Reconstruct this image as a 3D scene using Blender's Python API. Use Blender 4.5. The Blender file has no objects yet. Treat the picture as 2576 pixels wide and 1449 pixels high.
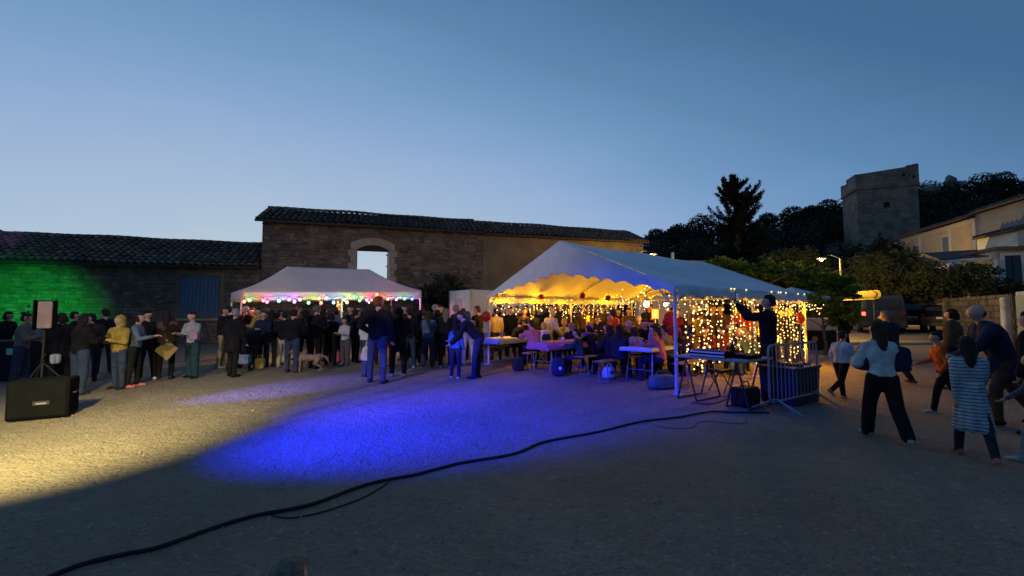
import bpy, bmesh, math, random
import numpy as np
from mathutils import Vector, Matrix, Euler, noise
random.seed(7); rng = np.random.default_rng(7)
S = bpy.context.scene; COL = S.collection
R = math.radians; PI = math.pi

# ------------------------------------------------------------------ camera
CAM_H = 1.5; FPX = 430.0; PITCH = math.atan(24/FPX)
cd = bpy.data.cameras.new('camera'); cam = bpy.data.objects.new('camera', cd); COL.objects.link(cam)
cam.location = (0, 0, CAM_H); cam.rotation_euler = (PI/2 + PITCH, 0, 0)
cd.sensor_width = 36; cd.lens = 36*FPX/1024; cd.clip_start = .05; cd.clip_end = 3000
S.camera = cam
# ------------------------------------------------------------------ dusk sky
W = bpy.data.worlds.new('World'); S.world = W; W.use_nodes = True
nt = W.node_tree; bg = nt.nodes['Background']; bg.inputs[1].default_value = 1.0
tc = nt.nodes.new('ShaderNodeTexCoord')
nrm = nt.nodes.new('ShaderNodeVectorMath'); nrm.operation = 'NORMALIZE'
nt.links.new(tc.outputs['Generated'], nrm.inputs[0])
dot = nt.nodes.new('ShaderNodeVectorMath'); dot.operation = 'DOT_PRODUCT'
nt.links.new(nrm.outputs[0], dot.inputs[0]); dot.inputs[1].default_value = (-.18, .335, -.54)
add = nt.nodes.new('ShaderNodeMath'); add.operation = 'ADD'; nt.links.new(dot.outputs['Value'], add.inputs[0]); add.inputs[1].default_value = .25
ramp = nt.nodes.new('ShaderNodeValToRGB'); nt.links.new(add.outputs[0], ramp.inputs[0])
stops = [(.0, (.05, .13, .27)), (.13, (.06, .145, .30)), (.25, (.115, .245, .44)), (.34, (.185, .335, .57)),
         (.42, (.29, .425, .655)), (.53, (.42, .54, .69)), (.64, (.58, .66, .70)), (.8, (.68, .72, .70))]
cr = ramp.color_ramp
while len(cr.elements) < len(stops): cr.elements.new(.5)
for e, (p, c) in zip(cr.elements, stops): e.position = p; e.color = (*c, 1)
mpg = nt.nodes.new('ShaderNodeMapping'); mpg.inputs['Rotation'].default_value = (0, R(38), .3); mpg.inputs['Scale'].default_value = (1.2, 2.5, 6); nt.links.new(nrm.outputs[0], mpg.inputs[0])
cn = nt.nodes.new('ShaderNodeTexNoise'); cn.inputs['Scale'].default_value = 1.6; cn.inputs['Detail'].default_value = 5; nt.links.new(mpg.outputs[0], cn.inputs['Vector'])
cm_ = nt.nodes.new('ShaderNodeMapRange'); cm_.inputs[1].default_value = .45; cm_.inputs[2].default_value = .75; cm_.inputs[4].default_value = .014; nt.links.new(cn.outputs['Fac'], cm_.inputs[0])
ad2 = nt.nodes.new('ShaderNodeMath'); ad2.operation = 'ADD'; nt.links.new(add.outputs[0], ad2.inputs[0]); nt.links.new(cm_.outputs[0], ad2.inputs[1]); nt.links.new(ad2.outputs[0], ramp.inputs[0])
nt.links.new(ramp.outputs[0], bg.inputs[0])
S.view_settings.view_transform = 'Standard'; S.view_settings.look = 'None'; S.view_settings.exposure = 0; S.view_settings.gamma = 1
S.view_settings.use_curve_mapping = False
try:
    S.cycles.max_bounces = 6; S.cycles.diffuse_bounces = 3; S.cycles.sample_clamp_indirect = 2.0; S.cycles.use_light_tree = True
    S.cycles.caustics_reflective = False; S.cycles.caustics_refractive = False
except Exception: pass

# ------------------------------------------------------------------ helpers
def light(kind, loc, power, color, radius=.03, aim=None, size=None, blend=.3, parent=None):
    l = bpy.data.lights.new('lamp_light', kind); l.energy = power; l.color = color; l.shadow_soft_size = radius
    o = bpy.data.objects.new('lamp_light', l); COL.objects.link(o); o.location = loc
    if kind == 'SPOT':
        l.spot_size = R(size); l.spot_blend = blend
        o.rotation_euler = (Vector(aim) - Vector(loc)).to_track_quat('-Z', 'Y').to_euler()
    if parent is not None: o.parent = parent; o.location = Vector(loc) - parent.location
    return o

# stage lamps standing out of frame on the left: warm wash, two blue pars with two added fills, green wash, violet
LAMPS = [((-3.95, 1.9, 3.0), (-5.45, 5.3, 0), 3300, (1, .88, .34), 59, 1.0),
         ((-5.0, 2.6, 3.0), (-1.1, 6.0, 0), 8500, (.002, .012, 1), 42, 1.0),
         ((-4.8, 2.4, 3.25), (.1, 7.0, 0), 4500, (.02, .02, 1), 48, 1.0),  # added fill lamp, softens the edge of the blue pool
         ((-4.7, 2.3, 2.9), (-1.4, 8.5, 0), 7500, (.04, .03, 1), 34, 1.0),  # added fill lamp, carries the blue pool further back
         ((-6.4, -1.2, 4.2), (-3.9, 16.0, 3.0), 2300, (1, .77, .76), 66, .8),
         ((-8.6, 2.0, 3.1), (-4.35, 8.7, 0), 11000, (.13, .11, 1), 14, .9),
         ((-9.0, 3.0, 2.9), (-21.0, 18.4, .7), 19000, (.0, 1, .08), 21, .9),
         ((-9.4, 2.6, 2.9), (-23.6, 20.3, 5.0), 9000, (.3, .12, 1), 3.2, .8)]
for loc, aim, p, c, sz, bl in LAMPS:
    light('SPOT', loc, p, c, .05, aim, sz, bl)

MATS = {}
def M(name, col, rough=.85, var=.12, vs=6., bump=0., bs=60., metal=0., emit=None, es=1., spec=.3, alt=None, island=0., coat=0., trans=0., core=None):
    """procedural material: two-scale noise colour variation, optional bump and per-piece variation"""
    if name in MATS: return MATS[name]
    m = bpy.data.materials.new(name); m.use_nodes = True; t = m.node_tree; b = t.nodes['Principled BSDF']
    b.inputs['Roughness'].default_value = rough; b.inputs['Metallic'].default_value = metal
    b.inputs['Specular IOR Level'].default_value = spec
    if coat: b.inputs['Coat Weight'].default_value = coat
    c0 = col; alt = alt or tuple(max(0, v*(1-2*var)) for v in col)
    tcn = t.nodes.new('ShaderNodeTexCoord'); src = tcn.outputs['Object']
    n1 = t.nodes.new('ShaderNodeTexNoise'); n1.inputs['Scale'].default_value = vs; n1.inputs['Detail'].default_value = 5; n1.inputs['Roughness'].default_value = .65
    t.links.new(src, n1.inputs['Vector'])
    mr = t.nodes.new('ShaderNodeMapRange'); mr.inputs[1].default_value = .35; mr.inputs[2].default_value = .65
    t.links.new(n1.outputs['Fac'], mr.inputs[0])
    mx = t.nodes.new('ShaderNodeMixRGB'); mx.inputs[1].default_value = (*alt, 1); mx.inputs[2].default_value = (*c0, 1)
    t.links.new(mr.outputs[0], mx.inputs[0]); out = mx.outputs[0]
    if island:
        g = t.nodes.new('ShaderNodeNewGeometry'); hs = t.nodes.new('ShaderNodeHueSaturation')
        m2 = t.nodes.new('ShaderNodeMapRange'); m2.inputs[3].default_value = 1-island; m2.inputs[4].default_value = 1+island
        t.links.new(g.outputs['Random Per Island'], m2.inputs[0]); t.links.new(m2.outputs[0], hs.inputs['Value'])
        t.links.new(out, hs.inputs['Color']); out = hs.outputs[0]
    t.links.new(out, b.inputs['Base Color'])
    if bump:
        n2 = t.nodes.new('ShaderNodeTexNoise'); n2.inputs['Scale'].default_value = bs; n2.inputs['Detail'].default_value = 4
        t.links.new(src, n2.inputs['Vector'])
        bp = t.nodes.new('ShaderNodeBump'); bp.inputs['Strength'].default_value = bump; bp.inputs['Distance'].default_value = .02
        t.links.new(n2.outputs['Fac'], bp.inputs['Height']); t.links.new(bp.outputs[0], b.inputs['Normal'])
    if emit:
        b.inputs['Emission Color'].default_value = (*emit, 1); b.inputs['Emission Strength'].default_value = es
        m.cycles.emission_sampling = 'NONE'
    if core:                                              # glow halo put into the emission colour: hot middle, coloured rim
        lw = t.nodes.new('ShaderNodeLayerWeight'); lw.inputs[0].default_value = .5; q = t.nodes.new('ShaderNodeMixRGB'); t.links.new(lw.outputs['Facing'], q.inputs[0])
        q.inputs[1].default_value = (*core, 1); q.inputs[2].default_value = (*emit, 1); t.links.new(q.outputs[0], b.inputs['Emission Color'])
    if trans:
        tr = t.nodes.new('ShaderNodeBsdfTranslucent'); t.links.new(out, tr.inputs[0])
        ms = t.nodes.new('ShaderNodeMixShader'); ms.inputs[0].default_value = trans
        t.links.new(b.outputs[0], ms.inputs[1]); t.links.new(tr.outputs[0], ms.inputs[2])
        t.links.new(ms.outputs[0], t.nodes['Material Output'].inputs[0])
    MATS[name] = m; return m
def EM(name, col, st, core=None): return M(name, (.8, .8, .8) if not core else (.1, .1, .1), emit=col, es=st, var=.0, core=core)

class MB:
    """collects simple shapes, then links them as one mesh"""
    def __init__(s): s.v = []; s.f = []; s.m = []
    def add(s, vs, fs, mi=0):
        n = len(s.v); s.v += [tuple(p) for p in vs]; s.f += [tuple(i+n for i in f) for f in fs]; s.m += [mi]*len(fs); return s
    def box(s, c, d, rz=0., mi=0, rot=None, taper=1.):
        h = [x/2 for x in d]; rm = rot if rot is not None else Matrix.Rotation(rz, 3, 'Z'); c = Vector(c); P = []
        for z in (-1, 1):
            k = taper if z > 0 else 1
            for x, y in ((-1, -1), (1, -1), (1, 1), (-1, 1)): P.append(c + rm @ Vector((x*h[0]*k, y*h[1]*k, z*h[2])))
        return s.add(P, [(0, 3, 2, 1), (4, 5, 6, 7), (0, 1, 5, 4), (1, 2, 6, 5), (2, 3, 7, 6), (3, 0, 4, 7)], mi)
    def bev(s, c, d, b=.02, rz=0., mi=0, rot=None):
        """box with chamfered edges"""
        h = [x/2 for x in d]; b = min(b, min(h)*.9); rm = rot if rot is not None else Matrix.Rotation(rz, 3, 'Z'); c = Vector(c)
        bm = bmesh.new(); bmesh.ops.create_cube(bm, size=1)
        for v in bm.verts: v.co = Vector((v.co.x*d[0], v.co.y*d[1], v.co.z*d[2]))
        bmesh.ops.bevel(bm, geom=bm.edges[:], offset=b, segments=1, affect='EDGES')
        bm.verts.index_update()
        s.add([c + rm @ v.co for v in bm.verts], [[v.index for v in f.verts] for f in bm.faces], mi); bm.free(); return s
    def tube(s, pts, r, n=8, mi=0, cap=True, closed=False):
        pts = [Vector(p) for p in pts]; rs = r if isinstance(r, (list, tuple)) else [r]*len(pts); V = []; prev = None
        for i, p in enumerate(pts):
            a = pts[max(i-1, 0)]; b = pts[min(i+1, len(pts)-1)]; d = (b-a)
            d = d.normalized() if d.length > 1e-9 else Vector((0, 0, 1))
            if prev is None:
                u = d.cross(Vector((0, 0, 1)));
                if u.length < .1: u = d.cross(Vector((1, 0, 0)))
            else: u = prev - d*prev.dot(d)
            u.normalize(); prev = u; w = d.cross(u)
            for k in range(n):
                t = 2*PI*k/n; V.append(p + (u*math.cos(t) + w*math.sin(t))*rs[i])
        F = [(i*n+k, i*n+(k+1) % n, (i+1)*n+(k+1) % n, (i+1)*n+k) for i in range(len(pts)-1) for k in range(n)]
        if cap: F += [tuple(range(n-1, -1, -1)), tuple((len(pts)-1)*n+k for k in range(n))]
        return s.add(V, F, mi)
    def lathe(s, c, prof, n=12, mi=0, axis='Z', rot=None):
        c = Vector(c); V = []
        rm = rot if rot is not None else (Matrix.Identity(3) if axis == 'Z' else Matrix.Rotation(PI/2, 3, 'X' if axis == 'Y' else 'Y'))
        for r, z in prof:
            for k in range(n):
                t = 2*PI*k/n; V.append(c + rm @ Vector((r*math.cos(t), r*math.sin(t), z)))
        F = [(i*n+k, i*n+(k+1) % n, (i+1)*n+(k+1) % n, (i+1)*n+k) for i in range(len(prof)-1) for k in range(n)]
        F += [tuple(range(n-1, -1, -1)), tuple((len(prof)-1)*n+k for k in range(n))]
        return s.add(V, F, mi)
    def ball(s, c, r, n=10, mi=0, rot=None):
        if not isinstance(r, (tuple, list)): r = (r, r, r)
        k = max(4, n//2); prof = [(max(1e-4, math.sin(PI*i/k)), -math.cos(PI*i/k)) for i in range(k+1)]
        V = []; c = Vector(c)
        for a, z in prof:
            for j in range(n):
                t = 2*PI*j/n; p = Vector((a*math.cos(t)*r[0], a*math.sin(t)*r[1], z*r[2])); V.append(c + (rot @ p if rot is not None else p))
        F = [(i*n+q, i*n+(q+1) % n, (i+1)*n+(q+1) % n, (i+1)*n+q) for i in range(k) for q in range(n)]
        return s.add(V, F, mi)
    def mesh(s, name):
        me = bpy.data.meshes.new(name); me.from_pydata(s.v, [], s.f); me.polygons.foreach_set('material_index', s.m); me.update(); return me
    def build(s, name, mats, parent=None, smooth=False, loc=None):
        me = s.mesh(name)
        for m in (mats if isinstance(mats, (list, tuple)) else [mats]): me.materials.append(m)
        if smooth: me.polygons.foreach_set('use_smooth', [True]*len(me.polygons))
        o = bpy.data.objects.new(name, me); COL.objects.link(o)
        if parent is not None: o.parent = parent
        if loc is not None: o.location = loc
        return o
def tag(o, label=None, cat=None, group=None, kind=None):
    for k, v in (('label', label), ('category', cat), ('group', group), ('kind', kind)):
        if v: o[k] = v
    return o
def empty(name, loc=(0, 0, 0), rz=0., label=None, cat=None, group=None):
    o = bpy.data.objects.new(name, None); COL.objects.link(o); o.location = loc; o.rotation_euler = (0, 0, rz); o.empty_display_size = .2
    return tag(o, label, cat, group)
def copy_tree(o, parent=None):
    c = o.copy(); COL.objects.link(c); c.parent = parent
    for ch in list(o.children): copy_tree(ch, c)
    return c
def sm(x): x = min(1, max(0, x)); return x*x*(3-2*x)
def sl(u): return (u-1288)/1082.                     # sideways slope of a bearing
def hz(v, Y): return CAM_H + (785-v)/1082.*Y         # height of a bearing at a distance
def P(u, v, Y): return Vector((sl(u)*Y, Y, hz(v, Y)))
def G(u, v):                                        # where a bearing meets level ground
    Y = CAM_H*1082/(v-785.); return Vector((sl(u)*Y, Y, 0))
def wait_rand(a, b): return random.uniform(a, b)

# ------------------------------------------------------------------ terrain
RIDGE = [(.16, 780), (.25, 640), (.31, 604), (.335, 580), (.38, 569), (.412, 566), (.443, 556), (.5, 560), (.575, 546), (.6, 540), (.665, 524), (.73, 513), (.763, 502),
         (.86, 478), (.945, 459), (1.01, 459), (1.06, 458), (1.108, 448), (1.177, 450), (1.3, 436), (1.6, 430), (3, 430)]
def ridge(s):
    for (a, va), (b, vb) in zip(RIDGE, RIDGE[1:]):
        if s <= b: k = max(0, (s-a)/(b-a)); return va + (vb-va)*k
    return RIDGE[-1][1]
def gz(x, y):
    z = .42*sm((y-14)/12)*sm((x-7)/7)
    if y > 28 and x > 0:
        s = x/y; v = ridge(s)
        if s > .16:
            H = max(0, hz(v, 80) - 4.2); t = (y-28)/52.
            z += H*(t*t*(1.25-.25*t) if t < 1 else max(.3, 1-(t-1)*.6))*sm((s-.16)/.12)
            z += .8*noise.noise(Vector((x*.06, y*.06, 0)))*min(1, t*2)
    return z
def ground():
    xs = sorted(set([-900, -500, -250, -120, -70, -45] + [x for x in np.arange(-30, 40, 1.25)] + [x for x in np.arange(40, 130, 4)] + [150, 200, 300, 500, 900]))
    ys = sorted(set([-900, -400, -150, -60, -30, -15, -8, -4] + [y for y in np.arange(-2, 40, 1.25)] + [y for y in np.arange(40, 130, 4)] + [150, 200, 300, 500, 900]))
    V = [(x, y, gz(x, y) + (.012*noise.noise(Vector((x*.7, y*.7, 0))) if abs(x) < 30 and -2 < y < 30 else 0)) for y in ys for x in xs]; n = len(xs)
    F = [(j*n+i, j*n+i+1, (j+1)*n+i+1, (j+1)*n+i) for j in range(len(ys)-1) for i in range(n-1)]
    m = bpy.data.materials.new('gravel_ground'); m.use_nodes = True; t = m.node_tree; b = t.nodes['Principled BSDF']; b.inputs['Roughness'].default_value = .95
    b.inputs['Specular IOR Level'].default_value = .15
    c = t.nodes.new('ShaderNodeTexCoord').outputs['Object']
    def nz(sc, d=4): q = t.nodes.new('ShaderNodeTexNoise'); q.inputs['Scale'].default_value = sc; q.inputs['Detail'].default_value = d; q.inputs['Roughness'].default_value = .7; t.links.new(c, q.inputs['Vector']); return q.outputs['Fac']
    def mth(op, a, b_):
        q = t.nodes.new('ShaderNodeMath'); q.operation = op
        for i, x in enumerate((a, b_)):
            if isinstance(x, (int, float)): q.inputs[i].default_value = x
            else: t.links.new(x, q.inputs[i])
        return q.outputs[0]
    big = nz(.5, 6); mid = nz(9); fin = nz(60, 3)
    vo = t.nodes.new('ShaderNodeTexVoronoi'); vo.inputs['Scale'].default_value = 32; t.links.new(c, vo.inputs['Vector'])
    r1 = t.nodes.new('ShaderNodeValToRGB'); e = r1.color_ramp.elements; e[0].position = .3; e[0].color = (.165, .128, .096, 1); e[1].position = .72; e[1].color = (.335, .265, .202, 1)
    t.links.new(mth('ADD', mth('MULTIPLY', big, .62), mth('ADD', mth('MULTIPLY', mid, .25), mth('MULTIPLY', fin, .13))), r1.inputs[0])
    sp = t.nodes.new('ShaderNodeMapRange'); sp.inputs[1].default_value = .78; sp.inputs[2].default_value = .9; t.links.new(vo.outputs['Color'], sp.inputs[0])
    mx = t.nodes.new('ShaderNodeMixRGB'); mx.inputs[2].default_value = (.40, .37, .32, 1); t.links.new(mth('MULTIPLY', sp.outputs[0], .35), mx.inputs[0]); t.links.new(r1.outputs[0], mx.inputs[1])
    t.links.new(mx.outputs[0], b.inputs['Base Color'])
    hgt = mth('ADD', mth('MULTIPLY', nz(3.2, 5), 1.6), mth('ADD', mth('MULTIPLY', mid, .9), mth('ADD', mth('MULTIPLY', fin, .30), mth('MULTIPLY', vo.outputs['Distance'], -.35))))
    bp = t.nodes.new('ShaderNodeBump'); bp.inputs['Strength'].default_value = .85; bp.inputs['Distance'].default_value = .06
    t.links.new(hgt, bp.inputs['Height']); t.links.new(bp.outputs[0], b.inputs['Normal'])
    mb = MB(); mb.v = V; mb.f = F; mb.m = [0]*len(F)
    o = mb.build('ground', m, smooth=True); o['kind'] = 'structure'
ground()
# loose stones lying on the square
mb = MB()
for i in range(9000):
    Y = .9 + 13*random.random()**1.8; X = random.uniform(-1.35, 1.35)*Y; r = random.choice((.005, .006, .008, .010, .014)) * (1 + (random.random() < .01)*1.2)
    a = random.random()*6.28; c = math.cos(a); s_ = math.sin(a); k = random.uniform(.6, 1)
    q = [(r*c, r*s_, 0), (-r*s_*k, r*c*k, 0), (-r*c, -r*s_, 0), (r*s_*k, -r*c*k, 0)]
    z = .002
    mb.add([(X+x, Y+y, z) for x, y, _ in q] + [(X + r*.2, Y, z+r*.9)], [(0, 1, 4), (1, 2, 4), (2, 3, 4), (3, 0, 4)])
tag(mb.build('gravel', M('loose_stone', (.27, .225, .175), island=.3, var=.1)), 'loose gravel and small stones strewn over the square', 'gravel', kind='stuff')
# ------------------------------------------------------------------ old stone buildings
WO = Vector((-12.3, 21, 0)); WD = Vector((.959, .284, 0)).normalized(); WN = Vector((WD.y, -WD.x, 0)); WA = math.atan2(WD.y, WD.x)
def WP(t, out, z): return WO + WD*t + WN*out + Vector((0, 0, z))
def wbox(mb, t0, t1, o0, o1, z0, z1, mi=0): return mb.box(WP((t0+t1)/2, (o0+o1)/2, (z0+z1)/2), (t1-t0, abs(o1-o0), z1-z0), WA, mi)
m_mort = M('lime_mortar', (.17, .13, .09), var=.15, vs=3, bump=.5, bs=25)
m_stone = M('rubble_limestone', (.20, .155, .11), alt=(.10, .08, .06), var=.2, vs=2.2, bump=.6, bs=18, island=.34)
m_dress = M('dressed_limestone', (.42, .35, .25), var=.15, vs=4, bump=.3, bs=20, island=.14)
m_tile = M('old_canal_tile', (.22, .14, .09), alt=(.11, .08, .055), var=.2, vs=1.3, bump=.4, bs=20, island=.4)
m_under = M('roof_underlay', (.06, .05, .04))
m_plas = M('weathered_render', (.22, .165, .10), alt=(.13, .10, .065), var=.2, vs=.7, bump=.7, bs=14)
def rubble(mb, t0, t1, z0, z1, out, skip=None, rnd=None, dens=1.):
    z = z0
    while z < z1:
        h = min(random.choice((.09, .12, .15, .17, .21)), z1-z+.001); t = t0 + random.uniform(-.1, .1)
        while t < t1:
            l = random.choice((.12, .18, .22, .3, .38, .5))*random.uniform(.85, 1.15); a, b = max(t, t0), min(t+l, t1)
            zz = z + random.uniform(-.015, .015)
            if b-a > .05 and random.random() < dens and not (skip and skip(a, b, zz, zz+h)):
                p = random.uniform(.008, .05); g = .012; e = .018
                j = lambda: random.uniform(-.012, .012)
                base = [WP(a+g, out, zz+g), WP(b-g, out, zz+g), WP(b-g, out, zz+h-g), WP(a+g, out, zz+h-g)]
                top = [WP(a+g+e+j(), out+p, zz+g+e+j()), WP(b-g-e+j(), out+p, zz+g+e+j()), WP(b-g-e+j(), out+p, zz+h-g-e+j()), WP(a+g+e+j(), out+p, zz+h-g-e+j())]
                mb.add(base+top, [(4, 5, 6, 7), (0, 1, 5, 4), (1, 2, 6, 5), (2, 3, 7, 6), (3, 0, 4, 7)])
            t += l
        z += h
def tiles(mb, t0, t1, p0, p1, sag=.03, pitch=.29, step=.36):
    """canal tiles: columns of half-round tiles lapping up the slope from p0=(out,z) eave to p1 ridge"""
    L = math.hypot(p1[0]-p0[0], p1[1]-p0[1]); dx = (p1[0]-p0[0])/L; dz = (p1[1]-p0[1])/L; nx, nz_ = (dz, -dx) if dx < 0 else (-dz, dx)
    nx, nz_ = -abs(dz)*(1 if dx > 0 else -1), abs(dx)
    n = int((t1-t0)/pitch); rows = max(1, int(L/step))
    for i in range(n):
        tt = t0 + (i+.5)*(t1-t0)/n + random.uniform(-.012, .012)
        sg = sag*math.sin(tt*.55)+sag*.6*math.sin(tt*1.7+1)
        for k in range(rows):
            a = k*step + random.uniform(-.03, .03) - (.05 if k == 0 else 0); b = a + step*1.12; r0 = .112+random.uniform(-.008, .008); r1 = .092; lift = .035+random.uniform(-.01, .014)
            V = []
            for (q, r, lf) in ((a, r0, lift), (b, r1, lift*.2)):
                for j in range(5):
                    th = PI*j/4; w = r*math.cos(th); h = r*math.sin(th)*1.05 + lf
                    V.append(WP(tt+w, p0[0]+dx*q+nx*h, p0[1]+dz*q+nz_*h+sg))
            mb.add(V, [(j, j+1, 6+j, 5+j) for j in range(4)])
def roof(parent, t0, t1, eave, rdg, back, kind='roof_tiles'):
    b = MB()
    for p0, p1 in ((eave, rdg), (back, rdg)):
        th = .10
        V = [WP(t0, p0[0], p0[1]), WP(t1, p0[0], p0[1]), WP(t1, p1[0], p1[1]), WP(t0, p1[0], p1[1])]
        V += [v - Vector((0, 0, th)) for v in V]
        b.add(V, [(0, 1, 2, 3), (7, 6, 5, 4), (0, 4, 5, 1), (1, 5, 6, 2), (3, 2, 6, 7), (0, 3, 7, 4)])
    b.build_w('roof', m_under, parent)
    r = MB(); tiles(r, t0, t1, eave, rdg); tiles(r, t0, t1, back, rdg)
    n = int((t1-t0)/.4)
    for i in range(n):                                   # ridge caps
        a = t0+i*.4; V = []
        for q, rr in ((a, .12), (a+.43, .10)):
            sg = .03*math.sin(q*.55)+.018*math.sin(q*1.7+1)
            for j in range(5): th = PI*j/4; V.append(WP(q, rdg[0]+rr*math.cos(th), rdg[1]+rr*math.sin(th)+sg+.03))
        r.add(V, [(j, j+1, 6+j, 5+j) for j in range(4)])
    o = r.build_w(kind, m_tile, parent); o['kind'] = 'stuff'
# tall barn with the open window
bn = empty('stone_barn', WP(10, 0, 0), 0, 'long tall rubble-stone barn with an arched window showing bare sky', 'barn')
_ob = MB.build
def parent_world(o):
    m = o.matrix_basis.copy()
    if o.parent is not None: m = parent_world(o.parent) @ o.matrix_parent_inverse @ m
    return m
def build_at(self, name, mats, parent=None, **k):
    """builds from world coordinates under a parent"""
    o = _ob(self, name, mats, None, **k)
    if parent is not None: o.parent = parent; o.matrix_parent_inverse = parent_world(parent).inverted()
    return o
MB.build_w = build_at
T0, T1, TS = 0, 21.5, 11.1
w = MB(); wbox(w, T0, 4.4, 0, -.5, 0, 6); wbox(w, 4.4, 6.0, 0, -.5, 0, 3.15); wbox(w, 4.4, 6.0, 0, -.5, 5.02, 6); wbox(w, 6.0, TS, 0, -.5, 0, 6)
wbox(w, T0, T0+.5, -.5, -4, 0, 6); w.build_w('wall', m_mort, bn)
g = MB(); g.add([WP(0, 0, 6), WP(0, -4, 6), WP(0, -2, 6.98), WP(.5, 0, 6), WP(.5, -4, 6), WP(.5, -2, 6.98)], [(0, 2, 1), (3, 4, 5), (0, 3, 5, 2), (1, 2, 5, 4), (0, 1, 4, 3)]); g.build_w('gable', m_stone, bn)
w = MB(); wbox(w, .5, T1, -3.5, -4, 0, 3.3); w.build_w('back_wall', m_mort, bn)
w = MB()
for t in (.8, 8.5, 14.5, T1-.3): wbox(w, t-.2, t+.2, -3.5, -3.9, 3.3, 6)
wbox(w, .5, T1, -3.45, -3.95, 5.75, 5.98)
w.build_w('back_pillar', m_mort, bn)
w = MB(); wbox(w, TS, T1, .02, -.5, 0, 5.98); wbox(w, T1-.5, T1, -.5, -3.5, 3.3, 5.98); w.build_w('rendered_wall', m_plas, bn)
sk = lambda a, b, z, zz: b > 4.02 and a < 6.38 and zz > 2.6 and z < 5.45
st = MB(); rubble(st, 0, TS, 0, 6, 0, sk); rubble(st, TS+.2, 14.6, .2, 3.2, .02, None, dens=.35); rubble(st, T1-1.3, T1-.02, 3.2, 5.95, .02, dens=.9)
o = st.build_w('wall_stones', m_stone, bn); o['kind'] = 'stuff'
# dressed surround, stone by stone
def quad_prism(pts, out0, out1):                         # pts (t,z) polygon
    n = len(pts); V = [WP(t, out0, z) for t, z in pts] + [WP(t, out1, z) for t, z in pts]
    F = [tuple(range(n, 2*n)), tuple(range(n-1, -1, -1))] + [(i, (i+1) % n, n+(i+1) % n, n+i) for i in range(n)]
    return MB().add(V, F)
for side in (0, 1):
    z = 2.7; k = 0
    while z < 4.78:
        h = .34; wd = (.42 if k % 2 else .30)
        a, b = (4.4-wd, 4.4) if side == 0 else (6.0, 6.0+wd)
        quad_prism([(a+.01, z+.01), (b, z+.01), (b, z+h-.01), (a+.01, z+h-.01)], -.02, .055).build_w('surround_stone', m_dress, bn); z += h; k += 1
nv = 9
for i in range(nv):
    f0, f1 = i/nv, (i+1)/nv
    def arc(f, rr):
        x = -1+2*f; return (5.2 + x*(.8+.3*rr), 4.74 + (.26+.04*rr)*(1-x*x) + rr*.36)
    p = [arc(f0, 0), arc(f1, 0), arc(f1, 1), arc(f0, 1)]
    c = (sum(q[0] for q in p)/4, sum(q[1] for q in p)/4); p = [(c[0]+(x-c[0])*.96, c[1]+(z-c[1])*.96) for x, z in p]
    quad_prism(p, -.02, .06).build_w('arch_stone', m_dress, bn)
q_ = MB(); wbox(q_, 4.4, 6.0, -.22, -.5, 4.74, 5.04); q_.build_w('wooden_lintel', M('dark_wood', (.06, .045, .035)), bn)
ar = MB(); ar.add([WP(t, o_, z) for o_ in (0, -.5) for t, z in ([(4.4, 4.74), (4.4, 5.03), (6.0, 5.03), (6.0, 4.74)] + [arc(f, 0) for f in (.9, .7, .5, .3, .1)])], [(0, 1, 2, 3, 4, 5, 6, 7, 8), (17, 16, 15, 14, 13, 12, 11, 10, 9)] + [(i, i+9, (i+1) % 9+9, (i+1) % 9) for i in range(9)])
ar.build_w('lintel', m_mort, bn)
wf = MB(); wbox(wf, 5.93, 5.99, -.2, -.28, 3.15, 4.75); wbox(wf, 5.86, 5.93, -.22, -.26, 4.5, 4.56); wbox(wf, 5.86, 5.93, -.22, -.26, 3.9, 3.95); wf.build_w('window_frame', M('dark_wood', (.06, .045, .035)), bn)
roof(bn, -.25, TS, (.42, 5.98), (-2, 7.05), (-4.4, 5.98)); roof(bn, TS, T1+.2, (.40, 5.90), (-2, 6.95), (-4.4, 5.9))
gn = MB()
for i in range(int(T1/.235)):                             # row of tile mouths under the eave
    t = i*.235+.1; V = []
    for oo in (0, .2):
        for j in range(5): th = PI*j/4; V.append(WP(t+.085*math.cos(th), oo, 5.80+.08*math.sin(th)))
    gn.add(V, [(j, j+1, 6+j, 5+j) for j in range(4)])
o = gn.build_w('eave_tiles', m_tile, bn); o['kind'] = 'stuff'
# low wing with the blue shutter
lw = empty('stone_outbuilding', WP(-5, 0, 0), 0, 'low rubble-stone outbuilding with one blue shutter and a tiled roof', 'outbuilding')
LT = -11.5
w = MB(); wbox(w, LT, -.02, 0, -.5, 0, 3.66); wbox(w, LT, -.02, -4.5, -5, 0, 3.66); w.build_w('wall', m_mort, lw)
st = MB(); rubble(st, LT, -.02, 0, 3.66, 0, lambda a, b, z, zz: b > -3.45 and a < -1.6 and zz > 1.1 and z < 3.45)
o = st.build_w('wall_stones', m_stone, lw); o['kind'] = 'stuff'
roof(lw, LT, .0, (.45, 3.66), (-2.5, 5.17), (-5.4, 3.7))
w = MB(); wbox(w, -3.5, -1.55, .0, .025, 1.1, 3.42); w.build_w('window_render', m_plas, lw)
sh = MB(); wbox(sh, -3.27, -1.73, .03, .05, 1.28, 3.2); sh = sh.build_w('shutter', M('dark_gap', (.02, .02, .025)), lw)
m_sh = M('faded_blue_paint', (.10, .155, .24), alt=(.07, .11, .17), var=.2, vs=9, bump=.2, bs=60, rough=.7)
for k in range(10):
    a = -3.27+k*.154; r_ = MB(); wbox(r_, a+.006, a+.148, .05, .078, 1.28, 3.2-.04*abs(k-4.5)/4.5); r_.build_w('plank', m_sh, sh)
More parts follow.
